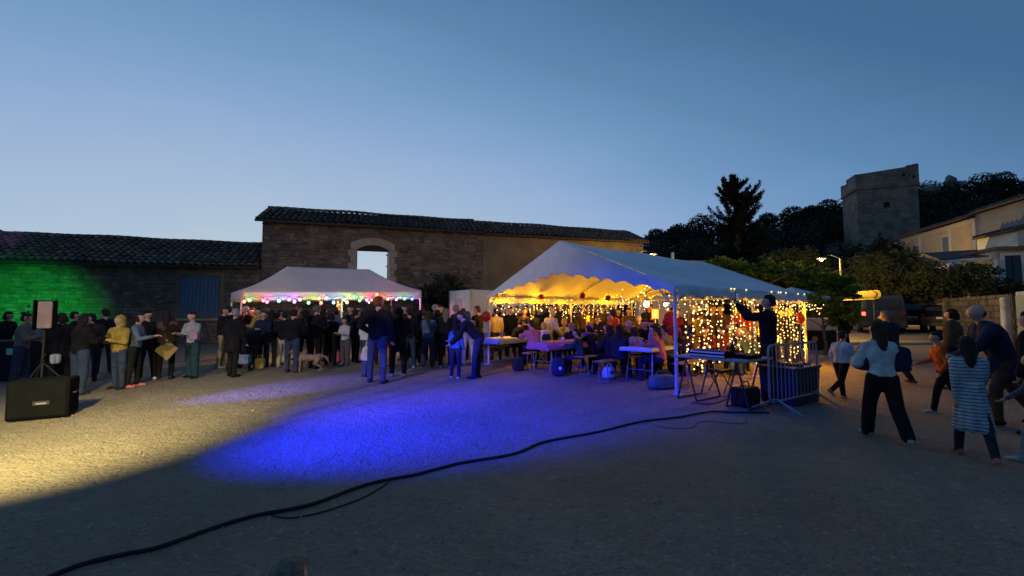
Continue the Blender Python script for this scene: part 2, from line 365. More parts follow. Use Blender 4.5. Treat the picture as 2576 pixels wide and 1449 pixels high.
for z in (1.6, 2.85):
    for a, b in ((-3.2, -2.52), (-2.48, -1.8)): r_ = MB(); wbox(r_, a, b, .078, .1, z, z+.09); r_.build_w('batten', m_sh, sh)
r_ = MB(); wbox(r_, -3.4, -1.6, .025, .12, 1.1, 1.2); r_.build_w('sill', m_dress, lw)
# gabled house rising behind the far left end
hl = empty('gabled_house', WP(-15, -3, 0), 0, 'tan gabled house end rising above the left roof, washed with violet light', 'house')
V = []
for oo in (-2.6, -3.4): V += [WP(t, oo, z) for t, z in ((-19, 0), (-11.75, 0), (-11.75, 5.05), (-15, 6.9), (-19, 5.05))]
hm = MB().add(V, [(0, 1, 2, 3, 4), (9, 8, 7, 6, 5), (0, 5, 6, 1), (1, 6, 7, 2), (4, 3, 8, 9)]); hm.build_w('wall', m_plas, hl)
hr = MB()
for (ta, za, tb, zb) in ((-11.55, 4.99, -15, 6.95), (-19.1, 5.0, -15, 6.95)):
    V = [WP(ta, -2.4, za), WP(ta, -3.6, za), WP(tb, -3.6, zb), WP(tb, -2.4, zb)]; V += [v+Vector((0, 0, .12)) for v in V]
    hr.add(V, [(0, 1, 2, 3), (7, 6, 5, 4), (0, 3, 7, 4), (1, 0, 4, 5), (2, 1, 5, 6), (3, 2, 6, 7)])
hr.build_w('roof', m_tile, hl)

# ------------------------------------------------------------------ white box trailer and wall shrub
m_white = M('white_panel', (.62, .62, .60), var=.06, vs=3, rough=.45, bump=.05)
m_alu = M('bare_aluminium', (.55, .56, .58), metal=.9, rough=.35, var=.05)
m_rub = M('black_rubber', (.02, .02, .022), rough=.8)
m_steel = M('galvanised_steel', (.27, .29, .31), metal=.6, rough=.45, var=.1, vs=20)
m_dkst = M('dark_steel', (.05, .05, .055), metal=.5, rough=.5)
tz = math.atan2(.60, .8); tr = empty('box_trailer', (-1.62, 17.0, 0), tz, 'white box trailer with a side door, parked behind the two tents', 'trailer')
MB().bev((1.6, .0, 1.42), (3.2, 1.7, 1.95), .04).build('body', m_white, tr, loc=(0, .9, 0))
for x in (.02, 3.18): MB().box((x, .035, 1.42), (.07, .07, 1.97)).build('corner_trim', m_alu, tr)
MB().box((.02, 1.75, 1.42), (.07, .07, 1.97)).build('corner_trim', m_alu, tr)
dr = MB().bev((-.015, .9, 1.35), (.05, .78, 1.6), .02).build('door', m_white, tr)
MB().box((-.05, .9, 1.35), (.02, .6, 1.4)).build('door_panel', M('grey_panel', (.40, .39, .39), var=.05), dr)
MB().tube([(-.07, 1.2, 1.25), (-.07, 1.2, 1.45)], .012).build('handle', m_dkst, dr)
for x in (1.2, 2.1):
    wh = MB().lathe((x, .02, .33), [(.02, -.09), (.30, -.09), (.33, -.06), (.33, .06), (.30, .09), (.02, .09)], 20, axis='Y').build('wheel', m_rub, tr); MB().lathe((x, -.08, .33), [(.01, -.01), (.18, -.01), (.18, .02), (.01, .02)], 16, axis='Y').build('rim', m_alu, wh)
MB().box((1.6, .9, .40), (3.0, 1.2, .08)).build('chassis', m_dkst, tr)

# ------------------------------------------------------------------ foliage
def leaves(mb, c, rad, n, size, shape=1.0, low=-1., holes=.0):
    """leaf-sized bent faces scattered in clumps through an ellipsoid volume"""
    c = Vector(c); k = max(5, n//55); cl = []
    while len(cl) < k:
        d = Vector((random.gauss(0, 1), random.gauss(0, 1), random.gauss(0, 1))).normalized()
        if d.z < low: continue
        q = random.random()**.45; cl.append((Vector((d.x*rad[0]*q, d.y*rad[1]*q, d.z*rad[2]*q)), random.uniform(.16, .34)))
    per = n//k
    for p, rr in cl:
        for i in range(per):
            g = Vector((random.gauss(0, .45)*rad[0]*rr, random.gauss(0, .45)*rad[1]*rr, random.gauss(0, .42)*max(rad[2], rad[0]*.5)*rr))
            o = c + p + g; s_ = size*random.uniform(.6, 1.4)
            a = Vector((random.gauss(0, 1), random.gauss(0, 1), random.gauss(0, .6))).normalized(); b = a.cross(Vector((random.gauss(0, 1), random.gauss(0, 1), random.gauss(0, 1)))).normalized()
            nn = a.cross(b)*s_*.18
            mb.add([o - a*s_*.5, o + b*s_*.3*shape + nn, o + a*s_*.5, o - b*s_*.3*shape + nn], [(0, 1, 2), (0, 2, 3)])
def trunk(mb, p, h, r, limbs=5, spread=1.2, top=None, seed=0):
    p = Vector(p); rnd = random.Random(seed); pts = [p + Vector((rnd.uniform(-.06, .06)*i, rnd.uniform(-.06, .06)*i, h*i/4)) for i in range(5)]
    mb.tube(pts, [r*1.25, r, r*.9, r*.8, r*.7], 9)
    for k in range(limbs):
        a = 2*PI*k/limbs + rnd.uniform(-.4, .4); q = pts[4] if k % 2 else pts[3]; L = spread*rnd.uniform(.8, 1.2)
        e = [q + Vector((math.cos(a)*L*t_, math.sin(a)*L*t_, (top or h*.6)*(t_**.8)*rnd.uniform(.7, 1))) for t_ in (0, .35, .7, 1)]
        mb.tube(e, [r*.55, r*.4, r*.25, r*.1], 6)
m_bark = M('tree_bark', (.11, .09, .07), var=.25, vs=8, bump=.6, bs=30)
def leafmat(n, c, a, tr=.2): return M(n, c, alt=a, island=.35, vs=1.2, rough=.7, var=.2, trans=tr)
m_lf_plane = leafmat('broad_tree_leaf', (.14, .22, .03), (.08, .13, .025), .5)
m_lf_dark = leafmat('evergreen_leaf', (.03, .038, .018), (.018, .023, .012))
m_lf_olive = leafmat('olive_leaf', (.07, .085, .03), (.045, .055, .022))
m_lf_hill = leafmat('hill_wood_leaf', (.024, .026, .014), (.014, .016, .009))
def tree(name, label, cat, base, h, crowns, leafm, n, size, r=.16, limbs=5, spread=1.2, group=None, top=None, seed=1):
    t = empty(name, base, 0, label, cat, group); b = Vector(base)
    tk = MB(); trunk(tk, b, h, r, limbs, spread, top, seed); tk.build_w('trunk', m_bark, t)
    cm = MB()
    tot = sum(c[1][0]*c[1][1]*c[1][2] for c in crowns)
    for c, rad in crowns: leaves(cm, c, rad, int(n*(rad[0]*rad[1]*rad[2])/tot), size)
    cm.build_w('crown', leafm, t); return t
# ivy shrub against the barn
sb = empty('wall_shrub', (-3.3, 21.2, 0), 0, 'dark round shrub growing against the barn wall right of the small tent', 'shrub')
cm = MB(); leaves(cm, (-3.3, 20.9, 1.75), (1.25, .8, 1.7), 5200, .15); cm.build_w('foliage', m_lf_dark, sb); tk = MB(); trunk(tk, (-3.3, 21.1, 0), 1.2, .08, 5, .6); tk.build_w('stem', m_bark, sb)
# pruned plane trees behind the big tent, lit by the lamp
tree('plane_tree', 'broad-leaved tree behind the tent ridge, nearest leaves lit yellow-green', 'tree', (10.2, 18.8, 0), 2.1,
     [((8.9, 18.2, 3.25), (.9, 1.0, .62)), ((10.2, 18.0, 3.05), (1.2, 1.2, .7)), ((11.5, 17.6, 2.85), (1.2, 1.1, .62)), ((12.7, 17.2, 2.55), (.9, 1.0, .5)), ((13.15, 17.2, 2.35), (.8, .8, .42))], m_lf_plane, 15000, .17, .17, 7, 2.2, top=.9)
tree('leafy_sapling', 'small leafy tree at the right tent corner with fairy lights on its twigs', 'tree', (11.0, 15.2, 0), 1.2,
     [((11.0, 15.2, 1.75), (.75, .7, .5)), ((11.5, 15.0, 1.45), (.6, .5, .4))], m_lf_plane, 2600, .13, .05, 5, .5, top=.5)
tree('round_tree', 'rounded pale-leaved tree behind the plane tree beside the street lamp', 'tree', (19.4, 29, gz(19.4, 29)), 2.6, [((19.0, 29, 4.7), (1.8, 1.6, 1.1)), ((20.7, 30, 4.2), (1.7, 1.5, 1.1))], m_lf_olive, 9000, .26, .2)
tree('olive_tree', 'wide olive-green tree in front of the beige house, over the dark cars', 'tree', (22.0, 24.5, gz(22, 24.5)), 1.9,
     [((20.6, 24.6, 3.6), (1.6, 1.5, 1.15)), ((22.6, 24, 3.15), (2.2, 1.7, 1.25)), ((24.6, 23.2, 3.0), (1.6, 1.4, 1.15)), ((22.2, 24.9, 4.3), (1.7, 1.2, .8)), ((21.2, 24.2, 2.5), (1.4, 1.2, .8))], m_lf_olive, 26000, .15, .2, 6, 2.)
tree('dark_shrub', 'dark leafy shrub hugging the foot of the tower', 'shrub', (36.5, 42, gz(36.5, 42)), 2.5, [((36.4, 42, 6.0), (2.2, 2., 2.6)), ((34.6, 41, 4.2), (2.2, 2., 1.8)), ((38.5, 43, 6.6), (1.9, 2, 2.2))], m_lf_dark, 9000, .3, .15)
# cedar with upswept boughs
def cedar(base, H, wid):
    t = empty('cedar_tree', base, 0, 'tall dark cedar with ragged upswept boughs against the sky', 'tree'); b = Vector(base); rnd = random.Random(5)
    tk = MB(); tk.tube([b, b+Vector((.1, 0, H*.5)), b+Vector((-.1, 0, H*.97))], [.45, .3, .05], 8)
    cm = MB()
    for i in range(130):
        f = (i/130)**.85; z = H*(.08+.9*f); a = rnd.uniform(0, 2*PI); prof = .82*wid*min(1, 5.0*(1-f))**1.2*(.5+.62*rnd.random())
        if f > .955: prof = .35
        L = max(.35, prof); p0 = b + Vector((0, 0, z)); d = Vector((math.cos(a), math.sin(a), 0)); up = rnd.uniform(.25, .6)
        pts = [p0 + d*L*q + Vector((0, 0, L*(up*q*q - .10*math.sin(q*PI)))) for q in (0, .35, .7, 1)]
        tk.tube(pts, [.09, .06, .04, .015], 4, cap=False)
        for q in np.linspace(.25, 1.05, int(5+L*4.5)):
            c = p0 + d*L*q + Vector((0, 0, L*(up*q*q-.1*math.sin(q*PI)))); w_ = (.36*(1.2-q)+.08)*min(1, L/2)
            for _ in range(17):
                o = c + Vector((rnd.gauss(0, w_*.55), rnd.gauss(0, w_*.55), rnd.gauss(0, .10)))
                ax = (d*rnd.uniform(.4, 1) + Vector((rnd.gauss(0, .5), rnd.gauss(0, .5), rnd.uniform(.0, .7)))).normalized()*rnd.uniform(.16, .36)
                sd = ax.cross(Vector((0, 0, 1))).normalized()*.07
                cm.add([o-ax*.5, o+sd, o+ax, o-sd], [(0, 1, 2, 3)])
    tk.build_w('trunk', m_bark, t); cm.build_w('crown', m_lf_dark, t)
cy = 44.; cx = sl(1857)*cy
cedar((cx, cy, gz(cx, cy)-.3), hz(430, cy)-gz(cx, cy)+.3, 3.3)
# hillside wood as one mass, plus trees that stand out on the ridge
hw = MB(); rnd = random.Random(3); cnt = 0
def clump(mb, c, r, n, s_):
    for _ in range(n):
        d = Vector((rnd.gauss(0, 1), rnd.gauss(0, 1), rnd.gauss(0, 1))).normalized()
        if d.z < -.35: d.z = -d.z
        o = Vector(c) + Vector((d.x*r[0], d.y*r[1], d.z*r[2]))*rnd.uniform(.72, 1.08)
        a = Vector((rnd.gauss(0, 1), rnd.gauss(0, 1), rnd.gauss(0, 1))).normalized()*s_*rnd.uniform(.6, 1.3); bb = a.cross(d).normalized()*s_*rnd.uniform(.4, .8)
        mb.add([o-a*.5, o+bb*.5, o+a*.5, o-bb*.5], [(0, 1, 2, 3)])
while cnt < 900:
    y = rnd.uniform(34, 84); s_ = rnd.uniform(.27, 1.5)
    if rnd.random() > (y/84)**1.2: continue
    x = s_*y
    if (x-sl(2212)*62)**2 + (y-61)**2 < 55 or (32 < x < 46 and 24 < y < 47): continue
    r = rnd.uniform(1.3, 2.6); z = gz(x, y)
    hgt = min(r*1.2, max(.6, hz(ridge(s_), y)-z-r*.5)) if y > 60 else r*.9
    clump(hw, (x, y, z+hgt*.6), (r, r, hgt), int(95*r), .48); cnt += 1
tag(hw.build('hillside_wood', m_lf_hill), 'dark evergreen wood covering the hill behind the tents', 'wood', kind='stuff')
spots = [(1767, 537, 1.6, 'domed dark tree nearest the cedar on the hill skyline'), (1712, 562, 1.5, 'low dark tree left of the domed one on the skyline'), (1655, 574, 1.3, 'leftmost dark tree on the hill skyline'),
         (1938, 534, 1.2, 'small tree on the skyline just right of the cedar'), (2000, 517, 1.3, 'rounded tree halfway along the skyline between cedar and tower'),
         (2050, 515, 1.1, 'smaller rounded tree on the skyline left of the tower'), (2094, 499, 1.3, 'dark tree touching the left side of the tower'),
         (2487, 431, 1.7, 'broad dark tree on the skyline above the white houses'), (2541, 429, 1.4, 'rightmost dark tree on the hill skyline')]
for u, v, r, lab in spots:
    Y = 78.; x = sl(u)*Y; zt = hz(v, Y); t = empty('hill_tree', (x, Y, zt-r*3), 0, lab, 'tree', 'trees along the hill skyline')
    c = MB(); clump(c, (x, Y, zt-r*1.1), (r*1.35, r*1.35, r*1.1), 420, .42); clump(c, (x+r*.9, Y+.3, zt-r*1.6), (r, r, r*.9), 220, .42); clump(c, (x-r*.9, Y+.3, zt-r*1.7), (r, r, r*.9), 220, .42); c.build_w('crown', m_lf_hill, t)
    c = MB(); c.tube([(x, Y, zt-r*3.4), (x, Y, zt-r*1.2)], .2, 6); c.build_w('trunk', m_bark, t)
m_rock = M('hill_rock', (.20, .18, .15), alt=(.16, .15, .13), vs=1.5, bump=1, bs=4)
def rock(u, v, Y, w_, h_, lab):
    x = sl(u)*Y; z = hz(v, Y); bm = bmesh.new(); bmesh.ops.create_icosphere(bm, subdivisions=3, radius=1)
    for q in bm.verts:
        n_ = 1+.35*noise.noise(q.co*1.6+Vector((u, 0, 0))) + .12*noise.noise(q.co*5); q.co = Vector((q.co.x*w_*n_, q.co.y*w_*n_, q.co.z*h_*n_))
    me = bpy.data.meshes.new('rock'); bm.to_mesh(me); bm.free(); me.materials.append(m_rock)
    o = bpy.data.objects.new('rock_outcrop', me); COL.objects.link(o); o.location = (x, Y, z-h_*.95); tag(o, lab, 'rock', 'rock outcrops on the hill')
rock(2408, 438, 77, .85, 1.2, 'pale leaning rock standing on the ridge right of the tower')
rock(2428, 452, 77, .9, .7, 'small grey rock beside the pale leaning one')
rock(2355, 463, 76, 1.2, .9, 'low dark rock on the ridge just right of the tower')
# plant cover beyond frame right and in front of the hill
tree('garden_bush', 'dark garden bush below the porch, right of the olive tree', 'shrub', (25.6, 22.2, gz(25.6, 22.2)), .8, [((25.6, 22.2, 2.0), (1.3, 1.2, 1.2)), ((27.2, 22.4, 1.9), (1.2, 1.2, 1.1))], m_lf_dark, 6000, .16, .08, 5, .7)
tree('hedge_tree', 'dark bushy tree between the street lamp and the tower', 'tree', (24.0, 33, gz(24, 33)), 2, [((23.0, 33, 4.0), (2.2, 1.8, 1.6)), ((26.0, 34, 4.1), (2.4, 1.8, 1.5)), ((20.5, 32.5, 3.6), (1.8, 1.6, 1.3))], m_lf_dark, 11000, .26, .18)

# ------------------------------------------------------------------ tower
m_tow = bpy.data.materials.new('tower_masonry'); m_tow.use_nodes = True; t_ = m_tow.node_tree; b_ = t_.nodes['Principled BSDF']; b_.inputs['Roughness'].default_value = .95
tcx = t_.nodes.new('ShaderNodeTexCoord'); br = t_.nodes.new('ShaderNodeTexBrick'); mp = t_.nodes.new('ShaderNodeMapping'); mp.inputs['Rotation'].default_value = (PI/2, 0, 0)
t_.links.new(tcx.outputs['UV'], br.inputs['Vector'])
br.inputs['Color1'].default_value = (.31, .25, .185, 1); br.inputs['Color2'].default_value = (.21, .165, .12, 1); br.inputs['Mortar'].default_value = (.14, .11, .08, 1)
br.inputs['Scale'].default_value = 1; br.inputs['Mortar Size'].default_value = .02; br.inputs['Brick Width'].default_value = .62; br.inputs['Row Height'].default_value = .31; br.inputs['Bias'].default_value = -.1
nz_ = t_.nodes.new('ShaderNodeTexNoise'); nz_.inputs['Scale'].default_value = .8; nz_.inputs['Detail'].default_value = 8; t_.links.new(tcx.outputs['Object'], nz_.inputs['Vector'])
mr_ = t_.nodes.new('ShaderNodeMapRange'); mr_.inputs[1].default_value = .3; mr_.inputs[2].default_value = .7; mr_.inputs[3].default_value = .55; mr_.inputs[4].default_value = 1.15; t_.links.new(nz_.outputs['Fac'], mr_.inputs[0])
mx_ = t_.nodes.new('ShaderNodeMixRGB'); mx_.blend_type = 'MULTIPLY'; mx_.inputs[0].default_value = 1; t_.links.new(br.outputs['Color'], mx_.inputs[1]); t_.links.new(mr_.outputs[0], mx_.inputs[2]); t_.links.new(mx_.outputs[0], b_.inputs['Base Color'])
bp_ = t_.nodes.new('ShaderNodeBump'); bp_.inputs['Distance'].default_value = .06; bp_.inputs['Strength'].default_value = .8; t_.links.new(br.outputs['Color'], bp_.inputs['Height']); t_.links.new(bp_.outputs[0], b_.inputs['Normal'])
def wall_quad(bm, uvl, a, b, z0, z1, z2=None, nu=10, nv=16, jit=.05):
    """a stone wall face from a to b with a slightly uneven surface"""
    L = (b-a).length; d = (b-a)/L; n_ = Vector((d.y, -d.x, 0)); vs = []
    for j in range(nv+1):
        row = []
        for i in range(nu+1):
            top = z1 + ((z2 if z2 is not None else z1)-z1)*i/nu; z = z0+(top-z0)*j/nv; x = L*i/nu
            q = a + d*x; q.z = z; k = 0 if i in (0, nu) else 1
            v = bm.verts.new(q + n_*jit*noise.noise(Vector((q.x*.9, q.y*.9, z*.9)))*k); row.append((v, (x, z)))
        vs.append(row)
    for j in range(nv):
        for i in range(nu):
            c = [vs[j][i], vs[j][i+1], vs[j+1][i+1], vs[j+1][i]]; f = bm.faces.new([q[0] for q in c])
            for lp, q in zip(f.loops, c): lp[uvl].uv = q[1]
tw = empty('stone_tower', (48.75, 60, 0), 0, 'square medieval stone tower with a parapet on the wooded hillside', 'tower')
c0 = Vector((48.75, 60, 0)); uu = Vector((.94, -.342, 0)); vv = Vector((.34, .94, 0)); FW = 6.9; SW = 5.2
def tower_box(name, ex, z0, z1, z1l=None, thick=None, open_top=False, mat=None):
    A = c0 - uu*ex - vv*ex; B = c0 + uu*(FW+ex) - vv*ex; C_ = c0 + uu*(FW+ex) + vv*(SW+ex); D_ = c0 - uu*ex + vv*(SW+ex)
    bm = bmesh.new(); uvl = bm.loops.layers.uv.new('UVMap')
    for a, b in ((A, B), (B, C_), (C_, D_), (D_, A)): wall_quad(bm, uvl, a, b, z0, z1)
    for z in (z0, z1):
        f = bm.faces.new([bm.verts.new(Vector((q.x, q.y, z))) for q in (A, B, C_, D_)])
        if z == z0: f.normal_flip()
    me = bpy.data.meshes.new(name); bm.to_mesh(me); bm.free(); me.materials.append(mat or m_tow)
    o = bpy.data.objects.new(name, me); COL.objects.link(o); o.parent = tw; o.matrix_parent_inverse = Matrix.Translation(-tw.location); return o
tower_box('shaft', 0, 1.5, 18.75); tower_box('string_course', .16, 18.75, 18.98)
# parapet walls (open inside), left side with a gap, right end raised
def para(a, b, z0, z1, z2=None, th=.55):
    bm = bmesh.new(); uvl = bm.loops.layers.uv.new('UVMap'); d = (b-a).normalized(); n_ = Vector((-d.y, d.x, 0))*th
    wall_quad(bm, uvl, a, b, z0, z1, z2); wall_quad(bm, uvl, b+n_, a+n_, z0, z2 if z2 else z1, z1); wall_quad(bm, uvl, b, b+n_, z0, z2 if z2 else z1, nu=1); wall_quad(bm, uvl, a+n_, a, z0, z1, nu=1)
    zz2 = z2 if z2 else z1
    bm.faces.new([bm.verts.new((p.x, p.y, z)) for p, z in ((a, z1), (b, zz2), (b+n_, zz2), (a+n_, z1))])
    me = bpy.data.meshes.new('parapet'); bm.to_mesh(me); bm.free(); me.materials.append(m_tow); o = bpy.data.objects.new('parapet', me); COL.objects.link(o); o.parent = tw; o.matrix_parent_inverse = Matrix.Translation(-tw.location)
e = .12; A = c0-uu*e-vv*e; B = c0+uu*(FW+e)-vv*e; Cc = c0+uu*(FW+e)+vv*(SW+e); Dd = c0-uu*e+vv*(SW+e)
para(A, A+uu*5.9, 18.98, 20.9, 21.4); para(A+uu*5.9, B, 18.98, 21.6, 21.6); para(B, B+vv*1.4, 18.98, 21.7); para(B+vv*1.4, Cc, 18.98, 20.9); para(Cc, Dd, 18.98, 20.7); para(Dd, Dd-vv*2.2, 18.98, 20.3, 20.5); para(Dd-vv*2.2, A, 18.98, 21.05, 20.95)
wn = MB(); q = c0+uu*3.35-vv*.02; wn.box((q.x, q.y, 16.35), (.62, .14, .66), math.atan2(uu.y, uu.x)); wn.build_w('window', M('black_opening', (.006, .006, .006)), tw)
for (a_, z_) in ((5.35, 20.3), (6.45, 19.9)):
    wn = MB(); q = c0+uu*a_-vv*(e+.02); wn.box((q.x, q.y, z_), (.28, .10, .34), math.atan2(uu.y, uu.x)); wn.build_w('window', M('black_opening', (0, 0, 0)), tw)
# broken buttress at its foot
bt = MB()
for i, (k, z0, z1) in enumerate(((1.0, 1.5, 4.3), (.8, 4.3, 6.0), (.55, 6.0, 7.4), (.3, 7.4, 8.6), (.12, 8.6, 9.6))):
    q = c0 + uu*(.8*k+.0) - vv*(.9*k); bt.box((q.x, q.y, (z0+z1)/2), (2.2*k+.5, 1.8*k+.2, z1-z0), math.atan2(uu.y, uu.x)+.1*i, taper=.86)
bt.build_w('buttress', m_rock, tw)

# ------------------------------------------------------------------ houses on the right
hv = Vector((-.087, -.268, 0)).normalized(); HA = Vector((39.7, 45, 0)); hn = Vector((hv.y, -hv.x, 0))   # outward (towards the square)
if hn.x > 0: hn = -hn
ha = math.atan2(hv.y, hv.x)
def HP(t, out, z): return HA + hv*t + hn*out + Vector((0, 0, z))
def hbox(mb, t0, t1, o0, o1, z0, z1, mi=0): return mb.box(HP((t0+t1)/2, (o0+o1)/2, (z0+z1)/2), (abs(t1-t0), abs(o1-o0), z1-z0), ha, mi)
def tt(u, out=0.):                                       # run along the facade that a bearing meets
    s = sl(u); p = HA + hn*out; return (p.x - s*p.y)/(s*hv.y - hv.x)
m_beige = M('ochre_render', (.74, .52, .29), var=.07, vs=1.5, bump=.15, bs=30)
m_trim = M('cream_trim', (.80, .72, .58), var=.05, bump=.1)
m_cream = M('cream_render', (.72, .68, .56), var=.1, vs=1.2, bump=.2, bs=20)
m_grey = M('grey_render', (.24, .24, .25), var=.1, vs=1.2, bump=.2, bs=20)
m_pale = M('pale_render', (.62, .66, .64), alt=(.25, .28, .28), var=.12, vs=1., bump=.2, bs=20)
m_shgrey = M('grey_shutter_paint', (.23, .24, .235), var=.08, rough=.6)
m_shpink = M('brown_shutter_paint', (.33, .24, .21), var=.08, rough=.6)
tA = tt(2465)
h1 = empty('beige_house', HA, 0, 'long ochre house with cream bands, grey shutters and a small balcony', 'house')
b = MB(); hbox(b, 0, tA, 0, -7, 2, 8.78); b.build_w('wall', m_beige, h1)
def boxp(parent, name, mat, *a):
    q = MB(); hbox(q, *a); return q.build_w(name, mat, parent)
boxp(h1, 'eave_band', m_trim, 0, tA, 0, .04, 8.45, 8.78)
for a, w_ in ((.0, .28), (tt(2288)-.1, .35), (tt(2319), .35), (tt(2396)+.0, .35), (tA-.32, .32)): boxp(h1, 'pilaster', m_trim, a, a+w_, 0, .035, 3, 8.45)
for u0, u1, z0, z1, mt in ((2277, 2288, 5.6, 7.55, m_shpink), (2307, 2320, 5.4, 7.7, m_shgrey), (2382, 2396, 5.4, 7.85, m_shgrey)):
    a, bb = tt(u0), tt(u1); w_ = boxp(h1, 'window', m_trim, a-.16, bb+.16, 0, .05, z0-.1, z1+.18); a2 = (a+bb)/2
    boxp(w_, 'shutter', mt, a, a2-.01, .05, .09, z0, z1); boxp(w_, 'shutter', mt, a2+.01, bb, .05, .09, z0, z1)
boxp(h1, 'wall_lamp', m_dkst, tt(2366), tt(2366)+.2, 0, .15, 5.95, 6.25)
ba, bb = tt(2345), tt(2412); boxp(h1, 'balcony_slab', m_trim, ba, bb, 0, .9, 5.15, 5.3)
bl = MB()
for i in range(28):
    t = ba+(bb-ba)*i/27; bl.box(HP(t, .87, 5.75), (.025, .025, .9), ha)
bl.box(HP((ba+bb)/2, .87, 6.22), (bb-ba, .04, .04), ha); bl.box(HP(ba, .45, 6.22), (.04, .88, .04), ha); bl.box(HP(bb, .45, 6.22), (.04, .88, .04), ha)
o = bl.build_w('balcony_railing', m_dkst, h1)
def hroof(parent, t0, t1, oe, ze, orr, zr, mat=m_tile):
    V = [HP(t0, oe, ze), HP(t1, oe, ze), HP(t1, orr, zr), HP(t0, orr, zr)]; V += [v+Vector((0, 0, .16)) for v in V]
    q = MB().add(V, [(3, 2, 1, 0), (4, 5, 6, 7), (0, 1, 5, 4), (1, 2, 6, 5), (2, 3, 7, 6), (3, 0, 4, 7)]); q.build_w('roof', M('roof_slab', (.12, .09, .07)), parent)
    r = MB(); n = int((t1-t0)/.32)
    for i in range(n):
        t = t0+(i+.5)*(t1-t0)/n
        pts = [HP(t, oe+(orr-oe)*k/5, ze+.19+(zr-ze)*k/5+random.uniform(-.015, .015)) for k in range(6)]; r.tube(pts, .1, 5, cap=False)
    o = r.build_w('roof_tiles', mat, parent); o['kind'] = 'stuff'
hroof(h1, -.3, tA+.0, .5, 8.78, -3.5, 10.0)
tB = tt(2700)
h2 = empty('grey_house', HP(tA, 0, 0), 0, 'tall grey-rendered house adjoining the beige one, at the right edge', 'house')
b = MB(); hbox(b, tA, tB, -.04, -7, 2, 9.0); b.build_w('wall', m_grey, h2); hroof(h2, tA, tB, .35, 9.0, -3.5, 10.3)
h3 = empty('cream_annex', HP(tA, 1, 0), 0, 'cream lean-to annex below the tall grey house wall', 'annex')
t2a, t2b = tt(2467, 1.3), tt(2570, 1.3)
V = []
for t in (t2a, t2b): V += [HP(t, 1.3, 2.5), HP(t, 1.3, 6.75), HP(t, 0, 7.1), HP(t, 0, 2.5)]
MB().add(V, [(0, 1, 2, 3), (7, 6, 5, 4), (0, 4, 5, 1), (1, 5, 6, 2)]).build_w('wall', m_cream, h3); hroof(h3, t2a-.05, t2b+.2, 1.55, 6.72, -.0, 7.15)
# nearer pale house with the dark window
h4 = empty('pale_house', (28.6, 24, 0), 0, 'pale plastered house with one dark framed window, at the right edge', 'house')
d4 = Vector((.93, -.36, 0)).normalized(); a4 = math.atan2(d4.y, d4.x); p4 = Vector((sl(2516)*24.6, 24.6, 0)); n4 = Vector((d4.y, -d4.x, 0))
def Q4(t, out, z): return p4 + d4*t + n4*out + Vector((0, 0, z))
def q4(mb, t0, t1, o0, o1, z0, z1): return mb.box(Q4((t0+t1)/2, (o0+o1)/2, (z0+z1)/2), (t1-t0, abs(o1-o0), z1-z0), a4)
b = MB(); q4(b, 0, 9, 0, -5, .3, 5.05); b.build_w('wall', m_pale, h4)
fr = MB()
for z in ((2.95, 3.1), (4.72, 4.9)): q4(fr, .12, 1.15, 0, .07, *z)
for t in ((.12, .28), (.98, 1.15)): q4(fr, *t, 0, .07, 3.1, 4.72)
wf = fr.build_w('window', m_trim, h4); gl = MB(); q4(gl, .28, .98, -.02, .012, 3.1, 4.72); gl.build_w('pane', M('dark_glass', (.012, .014, .018), rough=.1, spec=.6, var=0), wf)
q_ = MB(); q4(q_, .60, .66, .012, .04, 3.1, 4.72); q_.build_w('glazing_bar', m_dkst, wf)
b = MB(); q4(b, -.25, 9.2, .35, -5.2, 5.05, 5.22); b.build_w('roof', m_tile, h4)
# porch with a post
pc = empty('porch', (24, 27, 0), 0, 'dark tiled porch roof on a white post, right of the olive tree', 'porch')
A_ = P(2385, 645, 30); B_ = P(2518, 652, 25.2)
fa = P(2360, 658, 27.5); fb = P(2519, 644, 24.4)
V = [P(2325, 636, 31.5), P(2465, 627, 30.5), P(2522, 640, 25.0), P(2372, 652, 26.5)]; V += [v-Vector((0, 0, .16)) for v in V]
MB().add(V, [(0, 1, 2, 3), (7, 6, 5, 4), (0, 4, 5, 1), (1, 5, 6, 2), (2, 6, 7, 3), (3, 7, 4, 0)]).build_w('roof', M('dark_roof_tile', (.07, .055, .05), bump=.5, bs=12), pc)
f0, f1 = P(2374, 659, 26.4), P(2521, 648, 24.9); mid = (f0+f1)/2
MB().box(mid, ((f1-f0).length, .12, .2), math.atan2((f1-f0).y, (f1-f0).x), rot=Matrix.Rotation(math.atan2((f1-f0).y, (f1-f0).x), 3, 'Z') @ Matrix.Rotation(-math.atan2(f1.z-f0.z, Vector((f1.x-f0.x, f1.y-f0.y)).length), 3, 'Y')).build_w('fascia', m_trim, pc)
q = P(2409, 660, 25.9); MB().box((q.x, q.y, (q.z+.4)/2), (.34, .34, q.z-.4-.12)).build_w('post', m_pale, pc)
